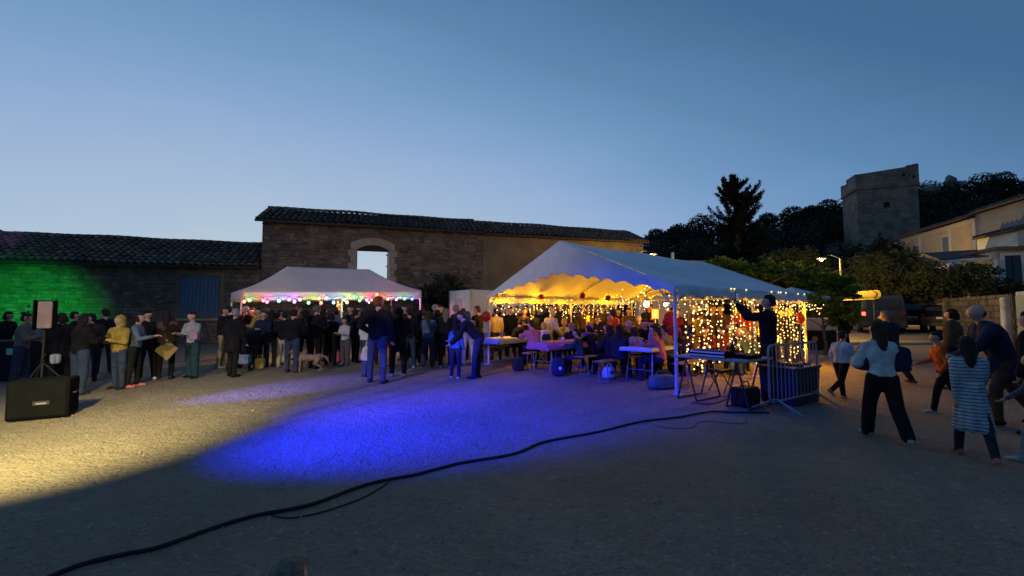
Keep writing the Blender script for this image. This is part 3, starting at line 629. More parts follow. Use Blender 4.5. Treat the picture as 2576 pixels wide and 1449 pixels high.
# dark retaining wall with a pale door at the right edge
rw = empty('garden_wall', (19, 17, 0), 0, 'dark stone garden wall with a grey pier, right edge behind the walkers', 'wall')
a_ = Vector((sl(2372)*21, 21, 0)); b2 = Vector((sl(2552)*15.2, 15.2, 0)); L_ = (b2-a_).length; an = math.atan2((b2-a_).y, (b2-a_).x); dd = (b2-a_)/L_; n5 = Vector((dd.y, -dd.x, 0))
zt = hz(742, 15.2)
MB().box((a_+b2)/2+Vector((0, 0, zt/2))-n5*.25, (L_, .5, zt), an).build_w('wall_core', M('dark_mortar', (.10, .085, .065), bump=.4, bs=20), rw)
s5 = MB(); z = .05
while z < zt-.1:
    h = random.uniform(.14, .26); t = 0
    while t < L_-.1:
        l = random.uniform(.2, .6); l = min(l, L_-t); c = a_ + dd*(t+l/2) + n5*(.012); s5.box((c.x, c.y, z+h/2), (l-.03, .05+random.uniform(0, .04), h-.03), an); t += l
    z += h
o = s5.build_w('wall_stones', M('dark_rubble', (.14, .12, .095), alt=(.09, .08, .065), island=.35, bump=.5, bs=20), rw); o['kind'] = 'stuff'
q = Vector((sl(2531)*15.6, 15.6, 0)); MB().bev((q.x, q.y-.1, 1.0+gz(q.x, q.y)), (.34, .4, 2.0), .03, an).build_w('pier', m_pale, rw)
gd = empty('pale_door', (sl(2572)*14.6, 14.6, 0), an, 'pale green door panel at the right edge of the garden wall', 'door')
MB().bev((0.1, 0, 1.05), (.9, .08, 2.05), .02).build('leaf', M('pale_green_paint', (.33, .42, .34), var=.06), gd); MB().bev((.1, .06, 1.1), (1.1, .1, 2.2), .02).build('frame', m_pale, gd); MB().ball((-.28, -.06, 1.0), .03).build('handle', m_dkst, gd)
# low shed roof seen behind the tent ridge
sd = empty('low_shed', (9.3, 29, 0), 0, 'low flat-roofed shed with a chimney pipe behind the tent ridge', 'shed')
z_ = hz(664, 29); MB().box((10.5, 30, z_/2), (4.4, 3, z_)).build_w('wall', m_mort, sd); MB().box((10.5, 30, z_+.09), (4.8, 3.4, .16)).build_w('roof', m_tile, sd); MB().tube([(11.1, 29.5, z_+.17), (11.1, 29.5, z_+.85)], .11, 10).build_w('chimney_pipe', m_alu, sd)

# ------------------------------------------------------------------ street lamps
m_lampg = EM('sodium_lamp_glass', (1, .5, .12), 5)
def street_lamp(u, v, Y, power, lab, side=1):
    X = sl(u)*Y; z = hz(v, Y); b = gz(X, Y); o = empty('street_lamp', (X+side*.9, Y, b), 0, lab, 'street lamp', 'street lamps')
    MB().tube([(0, 0, 0), (0, 0, z-b+.1)], [.07, .045], 8).build('post', m_dkst, o)
    MB().tube([(0, 0, z-b+.1), (-side*.45, 0, z-b+.28), (-side*.8, 0, z-b+.18)], .025, 6).build('arm', m_dkst, o)
    hd = MB().bev((-side*.9, 0, z-b+.12), (.42, .2, .1), .03).build('lantern', m_dkst, o)
    MB().ball((-side*.9, 0, z-b+.03), (.10, .07, .045), 10).build('bulb', m_lampg, hd)
    light('POINT', (X, Y, z-.12), power, (1, .60, .16), .06)
street_lamp(2070, 655, 20.2, 550, 'street lamp glowing orange above the trees left of the tower')
street_lamp(1645, 643, 23.0, 420, 'street lamp glowing just over the ridge of the big tent', -1)
street_lamp(2236, 690, 33.0, 750, 'street lamp hidden behind the olive tree, lighting the ochre house')
# ------------------------------------------------------------------ big tent
m_pvc = M('tent_canvas', (.72, .72, .76), alt=(.62, .62, .67), var=.08, vs=1.5, bump=.25, bs=3, rough=.55, trans=.06)
m_pole = M('painted_pole', (.60, .60, .62), rough=.4, metal=.2, var=.08, vs=12)
E0 = Vector((3.03, 7.9, 0)); Ed = Vector((.775, .632, 0)).normalized(); En = Vector((-Ed.y, Ed.x, 0)); TW = 5.9; TL = 6.9; EZ = 1.97; RZ = 3.2
def TP(l, w, z): return E0 + Ed*l + En*w + Vector((0, 0, z))
big = empty('marquee_tent', tuple(TP(TL/2, TW/2, 0)), 0, 'large white ridge tent with scalloped edge, strung with warm fairy lights', 'tent')
def grid(name, fn, nu, nv, mat, parent, th=0.):
    V = [fn(i/nu, j/nv) for j in range(nv+1) for i in range(nu+1)]
    F = [(j*(nu+1)+i, j*(nu+1)+i+1, (j+1)*(nu+1)+i+1, (j+1)*(nu+1)+i) for j in range(nv) for i in range(nu)]
    mb = MB().add(V, F); o = mb.build_w(name, mat, parent, smooth=True)
    if th:
        md = o.modifiers.new('cloth_thickness', 'SOLIDIFY'); md.thickness = th; md.offset = 0
    return o
def slope(side):
    def f(a, b):                                          # a along ridge, b from ridge down to eave
        w = TW/2 + side*TW/2*b; z = RZ + (EZ-RZ)*b
        bay = abs(math.sin(a*PI*2)); sag = .075*math.sin(b*PI)*bay
        fold = .012*noise.noise(Vector((a*9, b*5, side*3)))
        rid = -.05*bay*(1-b) + .012*math.sin(a*TL*2.6+2*math.sin(b*4))*b
        return TP(a*TL, w, z - sag + rid + fold)
    return f
grid('roof_panel', slope(-1), 48, 14, m_pvc, big, .004); grid('roof_panel', slope(1), 48, 14, m_pvc, big, .004)
def gable(l, sgn):
    def f(a, b):                                          # a across the gable, b top to scalloped hem
        w = a*TW; k = 1-abs(2*a-1); top = EZ + (RZ-EZ)*k + (.0 if b else 0)
        hem = 1.80 + .60*(max(0, k)**.72) - .04 + .075*abs(math.sin(a*PI*14.0))
        z = top + (hem-top)*b
        crease = .09*noise.noise(Vector((a*7, b*1.2, l)))*b + .045*math.sin(a*38+3*math.sin(b*2))*b*(1-b)*1.6*(.4+k)
        rad = .10*math.sin(math.atan2(b+.12, (a-.5)*2.2)*11)*b*max(0, 1-b*.6)*k
        return TP(l + sgn*(.04+.05*b) + crease + rad, w, z)
    return f
grid('gable_panel', gable(0, -1), 112, 12, m_pvc, big, .004); grid('gable_panel', gable(TL, 1), 84, 6, m_pvc, big, .004)
def valance(w, sg):
    def f(a, b):
        z = EZ + .01 - b*(.245 - .05*abs(math.sin(a*PI*16)))
        return TP(a*TL, w + sg*(.02+.025*b+.02*b*math.sin(a*60)+.02*b*noise.noise(Vector((a*14, 0, w)))), z)
    return f
grid('valance', valance(0, -1), 160, 3, m_pvc, big, .004); grid('valance', valance(TW, 1), 160, 3, m_pvc, big, .004)
for l in (0, TL/2, TL):
    for w in (0, TW):
        g_ = MB().tube([TP(l, w+(.04 if w == 0 else -.04), 0), TP(l, w+(.04 if w == 0 else -.04), EZ)], .03, 10); q = TP(l, w, 0); g_.box((q.x, q.y, .01), (.16, .16, .02), .68)
        g_.build_w('pole', m_pole, big)
        s_ = 1 if w == 0 else -1; br_ = MB()
        br_.tube([TP(l, w+s_*.04, 1.55), TP(l, w+s_*.48, 1.96+.13)], .016, 6); br_.tube([TP(l+(.0), w+s_*.04, 1.6), TP(l+(.42 if l < TL else -.42), w+s_*.04, 1.94)], .016, 6); br_.build_w('brace', m_pole, big)
    r_ = MB(); r_.tube([TP(l, .04, EZ-.02), TP(l, TW/2, RZ-.07)], .024, 8); r_.tube([TP(l, TW-.04, EZ-.02), TP(l, TW/2, RZ-.07)], .024, 8); r_.build_w('rafter', m_pole, big)
for w, z in ((.04, EZ-.03), (TW-.04, EZ-.03), (TW/2, RZ-.09)): MB().tube([TP(0, w, z), TP(TL, w, z)], .022, 8).build_w('purlin', m_pole, big)
r_ = MB(); r_.tube([TP(TL, .04, EZ-.03), TP(TL, TW-.04, EZ-.03)], .022, 8); r_.build_w('tie_bar', m_pole, big)

# ------------------------------------------------------------------ fairy lights
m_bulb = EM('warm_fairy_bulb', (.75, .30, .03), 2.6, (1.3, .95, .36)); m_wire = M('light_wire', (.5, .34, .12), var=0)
def octa(mb, c, r, mi):
    mb.ball(c, r, 6, mi)
NL = []
def strand(root, top, length, gap, r=.0175, sway=.05):
    mb = MB(); pts = []; n = max(2, int(length/.15)); ph = random.uniform(0, 6)
    for i in range(n+1): pts.append(top + Vector((sway*math.sin(ph+i*.8)*i/n, sway*math.cos(ph+i*.6)*i/n, -length*i/n)))
    mb.tube(pts, .0035, 4, 0, cap=False); z = random.uniform(.02, gap)
    while z < length:
        k = z/length*n; i = min(n-1, int(k)); p = pts[i].lerp(pts[i+1], k-i); o = Vector((random.uniform(-.022, .022), random.uniform(-.022, .022), random.uniform(-.015, .015)))
        octa(mb, p+o, r*random.choice((.6, .75, .9, 1, 1.25)), 1); NL.append(p+o); z += gap*random.uniform(.35, 1.7)
    return mb.build_w('light_strand', [m_wire, m_bulb], root)
def curtain(name, label, a, b, n, lo, hi, gap, clumpy=0, r=.0175):
    root = empty(name, tuple(a), 0, label, 'fairy lights', 'fairy light curtains of the big tent'); i = 0
    mb = MB(); mb.tube([a.lerp(b, k/20)+Vector((0, 0, -.02*abs(math.sin(k)))) for k in range(21)], .006, 4, cap=False); mb.build_w('header_wire', m_wire, root)
    for i in range(n):
        f = (i+.5+random.uniform(-.4, .4))/n
        if clumpy: f = f + .35*math.sin(f*n*.9)/n
        f = min(1, max(0, f)); strand(root, a.lerp(b, f), random.uniform(lo, hi), gap, r)
    return root
curtain('light_curtain', 'long warm fairy-light curtain hanging down the open right side of the big tent', TP(.12, .0, 1.88), TP(TL-.1, .0, 1.88), 30, 1.0, 1.78, .088, 1)
curtain('light_curtain', 'short dense fairy-light fringe along the far left side of the big tent', TP(.1, TW-.1, 1.93), TP(TL-.1, TW-.1, 1.93), 40, .30, .72, .10)
curtain('light_curtain', 'short fairy-light fringe across the back end of the big tent', TP(TL-.1, .1, 1.93), TP(TL-.1, TW-.2, 1.93), 24, .25, .6, .10)
cf = empty('light_string', tuple(TP(0, 0, 0)), 0, 'fairy-light string following the scalloped front edge from the right pole', 'fairy lights', 'fairy light curtains of the big tent')
mb = MB(); pts = [TP(.12, .1+w*.05, 1.92+.17*math.sin(w*.22)) for w in range(0, 28)]; mb.tube(pts, .004, 4, cap=False)
for p in pts[::1]:
    q = p+Vector((random.uniform(-.03, .03), 0, random.uniform(-.06, .03)))
    if random.random() < .7: octa(mb, q, .016, 1)
mb.build_w('light_strand', [m_wire, m_bulb], cf)
for w in (.25, .8, 1.3): strand(cf, TP(.15, w, 2.0), random.uniform(.4, .8), .14)
st_ = empty('light_string', tuple(TP(TL, 0, 0)), 0, 'fairy lights wound through the sapling beyond the right rear tent pole', 'fairy lights', 'fairy light curtains of the big tent')
mb = MB(); pts = [P(2022+i*3.4, 770+8*math.sin(i*1.3)+i*.7, 14.2) for i in range(14)]; mb.tube(pts, .004, 4, cap=False)
for i, p in enumerate(pts):
    for k in range(2): octa(mb, p+Vector((random.uniform(-.06, .06), random.uniform(-.05, .05), random.uniform(-.08, .08))), .017, 1)
mb.build_w('light_strand', [m_wire, m_bulb], st_)
er = MB()                                                 # a few bulbs lying on the eave edge
for u_, v_ in ((1928, 722), (1933, 723), (1971, 724), (2036-20, 0)):
    pass
for l in (2.15, 2.3, 2.9, 4.35, 4.8, 4.95, 5.3, 6.2, 6.7): octa(er, TP(l, -.03, EZ+.03), .018, 1)
er.tube([TP(1.9, -.03, EZ+.02), TP(TL, -.03, EZ+.02)], .004, 4, 0); er.build_w('light_strand', [m_wire, m_bulb], cf)
# light the strands give: a lamp at a spread of bulbs
random.shuffle(NL); pick = []
for p in NL:
    if (p-E0).xy.length > 2.0 and all((p-q).length > .95 for q in pick): pick.append(p)
    if len(pick) >= 34: break
for p in pick: light('POINT', (p.x, p.y, p.z-.05), 42, (1, .43, .0), .012)
# hanging work lamps inside the tent
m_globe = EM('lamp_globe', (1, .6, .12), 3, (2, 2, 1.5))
def hang_lamp(u, v, Y, r, pw, lab, mat=m_globe):
    p = P(u, v, Y); o = empty('hanging_lamp', (p.x, p.y, p.z), 0, lab, 'lamp', 'lamps hanging in the big tent')
    MB().ball((0, 0, 0), r, 14).build('bulb', mat, o, smooth=True); MB().tube([(0, 0, r), (0, 0, .5)], .008, 6).build('cord', m_dkst, o); MB().lathe((0, 0, r*.85), [(.03, 0), (.035, .03), (.02, .07)], 8).build('socket', m_dkst, o)
    light('POINT', (p.x, p.y-.0, p.z-r-.03), pw*.4, (1, .48, .03), .05)
hang_lamp(1626, 765, 12.6, .095, 170, 'bright round bulb hanging left of the front right pole')
hang_lamp(1674, 766, 13.4, .055, 90, 'smaller white bulb hanging beside the front right pole', EM('white_globe', (.9, 1, .85), 22))
# red paper pompoms, balloons, lit sign
m_redp = M('red_paper', (.55, .03, .03), rough=.6, var=.2, vs=30, bump=.6, bs=40, trans=.3); m_redb = M('red_rubber', (.62, .03, .035), rough=.3, spec=.5, var=.05, trans=.45); m_pinkb = M('pink_rubber', (.65, .25, .28), rough=.3, trans=.35)
m_orb = M('orange_red_rubber', (.75, .09, .03), rough=.3, spec=.5, var=.05, trans=.45); m_rib = M('yellow_ribbon', (.6, .42, .12))
for (u, v, Y, lab) in ((1362, 747, 13.2, 'leftmost red paper pompom under the tent beam'), (1466, 744, 12.6, 'middle red paper pompom under the tent beam'), (1530, 750, 12.4, 'rightmost red paper pompom under the tent beam')):
    p = P(u, v, Y); o = empty('paper_pompom', tuple(p), 0, lab, 'pompom', 'red pompoms under the tent beam'); mb = MB()
    for k in range(60):
        d = Vector((random.gauss(0, 1), random.gauss(0, 1), random.gauss(0, 1))).normalized(); e_ = d.cross(Vector((.3, .2, 1))).normalized()*.04; q = d*.085
        mb.add([d*.02, q+e_, q*1.12, q-e_], [(0, 1, 2, 3)])
    mb.ball((0, 0, 0), .06, 8); mb.build('paper', m_redp, o); MB().tube([(0, 0, .05), (0, 0, .3)], .003, 4).build('thread', m_wire, o)
def balloon(u, v, Y, rx, rz, mat, lab, tie=None):
    p = P(u, v, Y); o = empty('balloon', tuple(p), 0, lab, 'balloon'); prof = [(max(.003, rx*math.sin(PI*i/14)*(1-.12*(i < 4)*(4-i)/4)), -rz*math.cos(PI*i/14)) for i in range(15)]
    MB().lathe((0, 0, 0), prof, 18).build('skin', mat, o, smooth=True); MB().lathe((0, 0, -rz-.015), [(.014, -.01), (.004, .02)], 8).build('knot', mat, o)
    e_ = (tie - p) if tie else Vector((.02, 0, -.5)); s0 = Vector((0, 0, rz*.96)) if tie else Vector((0, 0, -rz)); MB().tube([s0, s0.lerp(e_, .5)+Vector((.01, 0, -.02)), e_], .01 if tie else .003, 5).build('ribbon', m_rib, o)
balloon(1223, 796, 12.1, .135, .15, m_redb, 'dark red balloon tied at the left front pole of the big tent', TP(0, TW, 1.8))
balloon(2011, 801, 12.0, .115, .175, m_orb, 'orange-red balloon hanging from the right rear pole of the big tent', TP(TL, .04, 1.9))
balloon(1684, 800, 9.9, .135, .15, m_redb, 'big red balloon just left of the front right pole', TP(2, .3, 1.8))
balloon(1534, 801, 12.2, .085, .1, m_pinkb, 'pink balloon carried by the woman in orange')
sg = empty('lit_sign', tuple(P(1648, 790, 12.9)), -.3, 'small glowing yellow sign with a red figure inside the big tent', 'sign')
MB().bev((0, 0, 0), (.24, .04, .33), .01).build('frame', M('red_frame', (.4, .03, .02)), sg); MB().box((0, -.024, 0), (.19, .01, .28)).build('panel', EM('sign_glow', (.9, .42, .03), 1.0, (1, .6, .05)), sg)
f_ = MB(); f_.ball((0, -.032, .07), (.03, .006, .03), 8); f_.box((0, -.032, 0), (.05, .006, .09)); f_.box((.03, -.032, .02), (.06, .006, .02)); f_.box((-.02, -.032, -.07), (.02, .006, .06)); f_.box((.025, -.032, -.07), (.02, .006, .06)); f_.build('figure', EM('sign_red', (.7, .04, .01), .8), sg)
MB().tube([(0, 0, -.16), (0, 0, -hz(790, 12.9))], .018, 6).build('post', m_pole, sg)

# ------------------------------------------------------------------ small folding tent with coloured bulbs
m_fold = M('folding_tent_fabric', (.84, .79, .78), alt=(.76, .72, .71), var=.06, vs=2, bump=.15, bs=4, rough=.75, trans=.38)
F0 = Vector((-8.3, 13.2, 0)); Fd = Vector((.787, .617, 0)).normalized(); Fn = Vector((-Fd.y, Fd.x, 0)); FLn = 6.0; FDp = 3.0
def FP(l, w, z): return F0 + Fd*l + Fn*w + Vector((0, 0, z + .16*l/6))
gz0 = empty('folding_tent', tuple(FP(3, 1.5, 0)), 0, 'small white folding tent edged with coloured light bulbs', 'tent')
ET, EB, PK = 2.19, 1.86, 3.08
def roofpt(l, w):                                         # hipped roof with sagging faces
    dl = min(l, FLn-l)/1.5; dw = min(w, FDp-w)/1.5; k = min(1, dl, dw); z = ET + (PK-ET)*k - .10*math.sin(min(1, k)*PI)
    mid_ = abs(l-FLn/2)/(FLn/2)
    if k == min(1, dw) and dl > 1: z -= .05*math.sin(k*PI)*(1-mid_)
    return FP(l, w, z + .006*noise.noise(Vector((l*3, w*3, 0))))
grid('canopy', lambda a, b: roofpt(a*FLn, b*FDp), 64, 32, m_fold, gz0, .003)
def val2(p0, p1, nrm_):
    def f(a, b):
        q = p0.lerp(p1, a); wob = .012*b*math.sin(a*34)+.02*b*noise.noise(Vector((a*9, 0, p0.x)))
        return q + nrm_*(.015+.01*b+wob) + Vector((0, 0, -b*(ET-EB)))
    return f
c4 = [FP(0, 0, ET), FP(FLn, 0, ET), FP(FLn, FDp, ET), FP(0, FDp, ET)]
for i, nn in enumerate((-Fn, Fd, Fn, -Fd)): grid('valance', val2(c4[i], c4[(i+1) % 4], nn), 60, 3, m_fold, gz0, .003)
for l in (0, 3, 6):
    for w in (0, 3): MB().box(tuple(FP(l, w+(.05 if w == 0 else -.05), (ET-.05)/2)), (.045, .045, ET-.05-.16*l/6*0), math.atan2(Fd.y, Fd.x)).build_w('leg', m_white, gz0)
for w in (.06, FDp-.06):                                   # scissor truss
    tr_ = MB()
    for k in range(4):
        a, b = .05+k*1.475, .05+(k+1)*1.475
        tr_.tube([FP(a, w, EB+.02), FP(b, w, ET-.06)], .014, 5); tr_.tube([FP(a, w, ET-.06), FP(b, w, EB+.02)], .014, 5)
    tr_.build_w('truss', m_white, gz0)
for l in (.06, 3, FLn-.06):
    tr_ = MB()
    for k in range(2):
        a, b = .05+k*1.45, .05+(k+1)*1.45; tr_.tube([FP(l, a, EB+.02), FP(l, b, ET-.06)], .014, 5); tr_.tube([FP(l, a, ET-.06), FP(l, b, EB+.02)], .014, 5)
    tr_.build_w('truss', m_white, gz0)
for l in (1.5, 4.5): MB().tube([FP(l, 1.5, ET-.1), FP(l, 1.5, PK-.03)], .02, 6).build_w('mast', m_white, gz0)
CB = {'r': (1, .06, .02), 'o': (1, .35, .06), 'g': (.08, 1, .12), 'm': (1, .1, .75), 'c': (.15, .7, 1), 'v': (.5, .2, 1), 'p': (1, .35, .7), 'y': (1, .72, .1), 'b': (.08, .15, 1), 'w': (.8, 1, .7)}
names = dict(r='red', o='orange', g='green', m='magenta', c='pale blue', v='violet', p='pink', y='yellow', b='blue', w='mint white')
z2 = lambda x, y: (515.2+.24446*x, 644+.24446*y); z3 = lambda x, y: (837.2+.24446*x, 644+.24446*y)
bulbs = [(*z2(403, 470), 'r'), (*z2(460, 455), 'g'), (*z2(600, 458), 'r'), (*z2(640, 472), 'm'), (*z2(762, 462), 'c'), (*z2(868, 449), 'v'), (*z2(922, 472), 'v'), (*z2(977, 448), 'p'), (*z2(1068, 482), 'g'), (*z2(1175, 437), 'y'),
         (*z2(1197, 485), 'r'), (*z2(1252, 433), 'b'), (*z2(1325, 480), 'c'), (*z2(1435, 450), 'w'), (*z2(1463, 478), 'y'), (*z2(1532, 422), 'g'), (*z2(1593, 458), 'g'), (*z2(1668, 457), 'm'), (*z2(1715, 453), 'r'), (*z2(1768, 397), 'r'),
         (*z3(565, 443), 'o'), (*z3(653, 448), 'v'), (*z3(737, 440), 'g'), (*z3(815, 443), 'b')]
ls = empty('bulb_garland', tuple(FP(0, 0, 2)), 0, 'garland of coloured bulbs along the edge of the small tent', 'string lights'); wire = []
for i, (u, v, c) in enumerate(bulbs):
    s_ = sl(u); A0 = F0 - Fn*.07; l = (s_*A0.y - A0.x)/(Fd.x - s_*Fd.y); q = A0 + Fd*l; q.z = hz(v, q.y)
    mb = MB(); rr = .075 if (c == 'b' and i < 14) or i in (15, 19) else .056; mb.ball(q, (rr, rr, rr*1.1), 10)
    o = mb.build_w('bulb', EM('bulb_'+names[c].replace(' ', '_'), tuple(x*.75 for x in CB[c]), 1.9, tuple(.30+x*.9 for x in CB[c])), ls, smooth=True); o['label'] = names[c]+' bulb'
    MB().lathe(q+Vector((0, 0, rr)), [(.02, 0), (.02, .04)], 6).build_w('bulb_socket', m_dkst, ls); wire.append(q+Vector((0, 0, rr+.04)))
    light('POINT', tuple(q+Vector((0, 0, 0))-Fn*.07), 6*(2 if i in (15, 19, 11) else 1), CB[c], .03)
wire.sort(key=lambda p: p.x); MB().tube(wire, .006, 4).build_w('garland_wire', m_dkst, ls)
for (l, c, dz, pw) in ((.95, 'y', 2.06, 20), (1.3, 'y', 1.92, 5), (4.85, 'r', 2.14, 22), (5.7, 'm', 2.05, 14), (2.9, 'o', 1.85, 5), (.3, 'r', 1.9, 5), (4.0, 'w', 1.85, 5)):
    q = FP(l, .16, dz-.16*l/6); MB().ball(q, .04, 10).build_w('bulb', EM('bulb_'+names[c].replace(' ', '_'), CB[c], 1.9), ls, smooth=True)
    light('POINT', tuple(q+Fn*.06), pw*2.6, CB[c], .03)

tc_ = empty('canopy_tent', (10.75, 16.5, 0), .35, 'corner of a further grey canopy tent behind the right rear pole', 'tent')
zc, za = hz(752, 16.5), hz(722, 16.5)
V = [(x, y, zc) for x, y in ((-1, -1), (1, -1), (1, 1), (-1, 1))]
MB().add(V+[(0, 0, za)]+[(x*1.01, y*1.01, zc-.2) for x, y, _ in V], [(0, 1, 4), (1, 2, 4), (2, 3, 4), (3, 0, 4), (0, 5, 6, 1), (1, 6, 7, 2), (2, 7, 8, 3), (3, 8, 5, 0)]).build('canopy', m_pvc, tc_)
for x, y, _ in V: MB().tube([(x*.97, y*.97, 0), (x*.97, y*.97, zc)], .02, 8).build('leg', m_pole, tc_)
# ------------------------------------------------------------------ furniture
m_cloth = M('white_table_cover', (.66, .66, .68), var=.05, vs=3, bump=.2, bs=8, rough=.7); m_wood = M('bench_wood', (.36, .22, .09), var=.2, vs=4, rough=.55); m_blk = M('black_fabric', (.016, .016, .018), rough=.9, var=.2)
m_plank = M('grey_plank', (.34, .31, .27), var=.15, vs=5, bump=.2)
m_purp = M('plum_table_cover', (.42, .14, .30), var=.1, bump=.2, bs=8)
def table(name, a, d, L, Wd, H, lab, cover=None, drop=.0, legmat=m_steel, group=None):
    """folding table from corner a running L along d, Wd across"""
    d = Vector((d[0], d[1], 0)).normalized(); n = Vector((-d.y, d.x, 0)); rz = math.atan2(d.y, d.x); a = Vector(a); c = a + d*L/2 + n*Wd/2
    o = empty(name, tuple(c), rz, lab, 'table', group)
    MB().bev((0, 0, H-.02), (L, Wd, .035), .008).build('tabletop', m_wood, o)
    for sx in (-1, 1):
        f = MB(); x = sx*(L/2-.25)
        for sy in (-1, 1): f.tube([(x, sy*(Wd/2-.08), H-.04), (x+sx*.1, sy*(Wd/2-.05), 0)], .013, 6)
        f.tube([(x+sx*.05, -Wd/2+.07, H*.35), (x+sx*.05, Wd/2-.07, H*.35)], .010, 6); f.build('trestle', legmat, o)
    if cover:
        def fn(u, v):
            x = (u-.5)*(L+2*drop); y = (v-.5)*(Wd+2*drop); ox = max(0, abs(x)-L/2-.01); oy = max(0, abs(y)-Wd/2-.01); z = H+.004
            xx = max(-L/2-.01, min(L/2+.01, x)); yy = max(-Wd/2-.01, min(Wd/2+.01, y)); dr_ = max(ox, oy)
            z -= dr_; wv = .02*math.sin(x*19+y*13)*min(1, dr_*6)
            return Vector((xx + math.copysign(min(ox, .012)+wv, x) if ox > 0 else xx, yy + (math.copysign(min(oy, .012)+wv, y) if oy > 0 else 0), z))
        nu, nv = int(L*12)+6, 20; V = [fn(i/nu, j/nv) for j in range(nv+1) for i in range(nu+1)]; F = [(j*(nu+1)+i, j*(nu+1)+i+1, (j+1)*(nu+1)+i+1, (j+1)*(nu+1)+i) for j in range(nv) for i in range(nu)]
        cl = MB().add(V, F).build('table_cover', cover, None, smooth=True, loc=c); cl.rotation_euler = (0, 0, rz); cl.modifiers.new('thickness', 'SOLIDIFY').thickness = .003
        tag(cl, 'cover on the '+lab, 'table cover')
    return o
def bench(a, d, L, lab):
    d = Vector((d[0], d[1], 0)).normalized(); a = Vector(a); o = empty('bench', tuple(a+d*L/2), math.atan2(d.y, d.x), lab, 'bench', 'benches under the big tent')
    MB().bev((0, 0, .45), (L, .26, .03), .008).build('seat', m_wood, o)
    for sx in (-1, 1):
        f = MB(); x = sx*(L/2-.2)
        for sy in (-1, 1): f.tube([(x, sy*.1, .43), (x, sy*.12, 0)], .012, 6)
        f.tube([(x, -.12, .02), (x, .12, .02)], .012, 6); f.build('leg', m_steel, o)
t1 = table('folding_table', (-.36, 12.05, 0), (.64, .77), 3.9, .7, .75, 'long white-covered table at the left front of the big tent', m_cloth, .17)
t2 = table('folding_table', (.86, 10.55, 0), (.775, .632), 4.4, .7, .74, 'plum-covered table in the middle of the big tent', m_purp, .2)
t3 = table('folding_table', (2.86, 8.95, 0), (.70, .71), 1.9, .70, .74, 'white-covered table with bottles at the right front of the big tent', m_cloth, .09)
t4 = table('folding_table', (4.7, 10.6, 0), (.775, .632), 2.6, .7, .75, 'yellowish table behind the light curtain on the right side', M('cream_table_cover', (.55, .47, .28)), .12)
bench((.35, 11.0, 0), (.64, .77), 3.0, 'wooden bench before the long white-covered table'); bench((-1.0, 12.4, 0), (.64, .77), 2.6, 'wooden bench behind the long white-covered table')
bench((1.55, 10.1, 0), (.775, .632), 3.2, 'wooden bench on the near side of the plum-covered table'); bench((.45, 11.8, 0), (.775, .632), 3.0, 'wooden bench between the plum and white tables')
bench((3.35, 8.75, 0), (.70, .71), 1.9, 'wooden bench under the woman in coral at the right pole'); bench((1.80, 9.1, 0), (.70, .71), 1.9, 'wooden bench at the left of the bottle table')
# stall table at the far left with black cloth and card
def solid_table(name, c, d, rz, lab, mat):
    o = empty(name, c, rz, lab, 'table'); MB().bev((0, 0, d[2]-.02), (d[0], d[1], .04), .01).build('tabletop', mat, o)
    V = []; n = 40
    for k in range(n):
        a = k/n*4; sd = int(a); f = a-sd; hx, hy = d[0]/2, d[1]/2; q = [(-hx+2*hx*f, -hy), (hx, -hy+2*hy*f), (hx-2*hx*f, hy), (-hx, hy-2*hy*f)][sd]; w_ = 1+.02*math.sin(k*2.1)
        V += [(q[0]*1.005, q[1]*1.005, d[2]-.03), (q[0]*(w_+.03), q[1]*(w_+.04), .03)]
    MB().add(V, [(2*k, 2*((k+1) % n), 2*((k+1) % n)+1, 2*k+1) for k in range(n)]).build('skirt', mat, o); return o
solid_table('stall_table', (-11.4, 9.7, 0), (1.9, .8, .86), .15, 'black-skirted stall table at the far left edge', m_blk)
o = MB().bev((0, 0, .0), (.20, .012, .13), .003).build('card', M('green_lit_card', (.42, .62, .5), var=.05), None, loc=P(36, 884, 9.0)); tag(o, 'small pale card propped at the front of the left stall', 'card')  # green light put into the card's base colour
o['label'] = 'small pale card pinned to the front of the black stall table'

# ------------------------------------------------------------------ speakers
sub = empty('bass_speaker', (-6.68, 6.22, 0), .55, 'black bass speaker cabinet standing on the gravel at the left edge', 'speaker')
m_cab = M('speaker_cabinet', (.006, .006, .007), rough=.9, spec=.05); m_gr = M('speaker_grille', (.008, .008, .009), rough=.95, spec=.03)
MB().bev((0, 0, .285), (.62, .45, .53), .02).build('cabinet', m_cab, sub)
gr = MB().bev((0, -.23, .285), (.57, .02, .47), .01).build('grille', m_gr, sub)
MB().bev((.04, -.245, .24), (.17, .015, .06), .005).build('badge', m_dkst, gr); MB().bev((.04, -.255, .235), (.11, .01, .022), .003).build('badge_plate', m_alu, gr)
for x in (-.24, .24):
    for y in (-.17, .17): MB().lathe((x, y, .005), [(.03, -.005), (.025, .02)], 8).build('foot', m_rub, sub)
MB().tube([(.31, -.08, .34), (.335, -.08, .34), (.335, .08, .34), (.31, .08, .34)], .01, 6).build('handle', m_dkst, sub)
q = Vector((sl(116)*7.6, 7.6, 0)); sp_ = empty('speaker', (q.x, q.y, 1.2), .78, 'upright speaker with tan-lit grille raised on a black stand', 'speaker'); hh = .50
MB().bev((0, .02, hh/2), (.22, .22, hh), .025).build('cabinet', m_cab, sp_); MB().bev((0, -.10, hh/2), (.18, .03, hh-.03), .015).build('grille', M('lamp_tinted_grille', (.62, .47, .33), bump=.6, bs=300, rough=.7), sp_)  # yellow lamp light put into the grille's base colour
for s_ in (-1, 1): MB().bev((s_*.125, -.0, hh/2), (.04, .26, hh+.03), .02).build('side_bracket', m_cab, sp_)
for k in range(4): MB().ball((-.2, -.1, .1+k*.1), (.02, .02, .03), 6).build('handle', m_dkst, sp_)
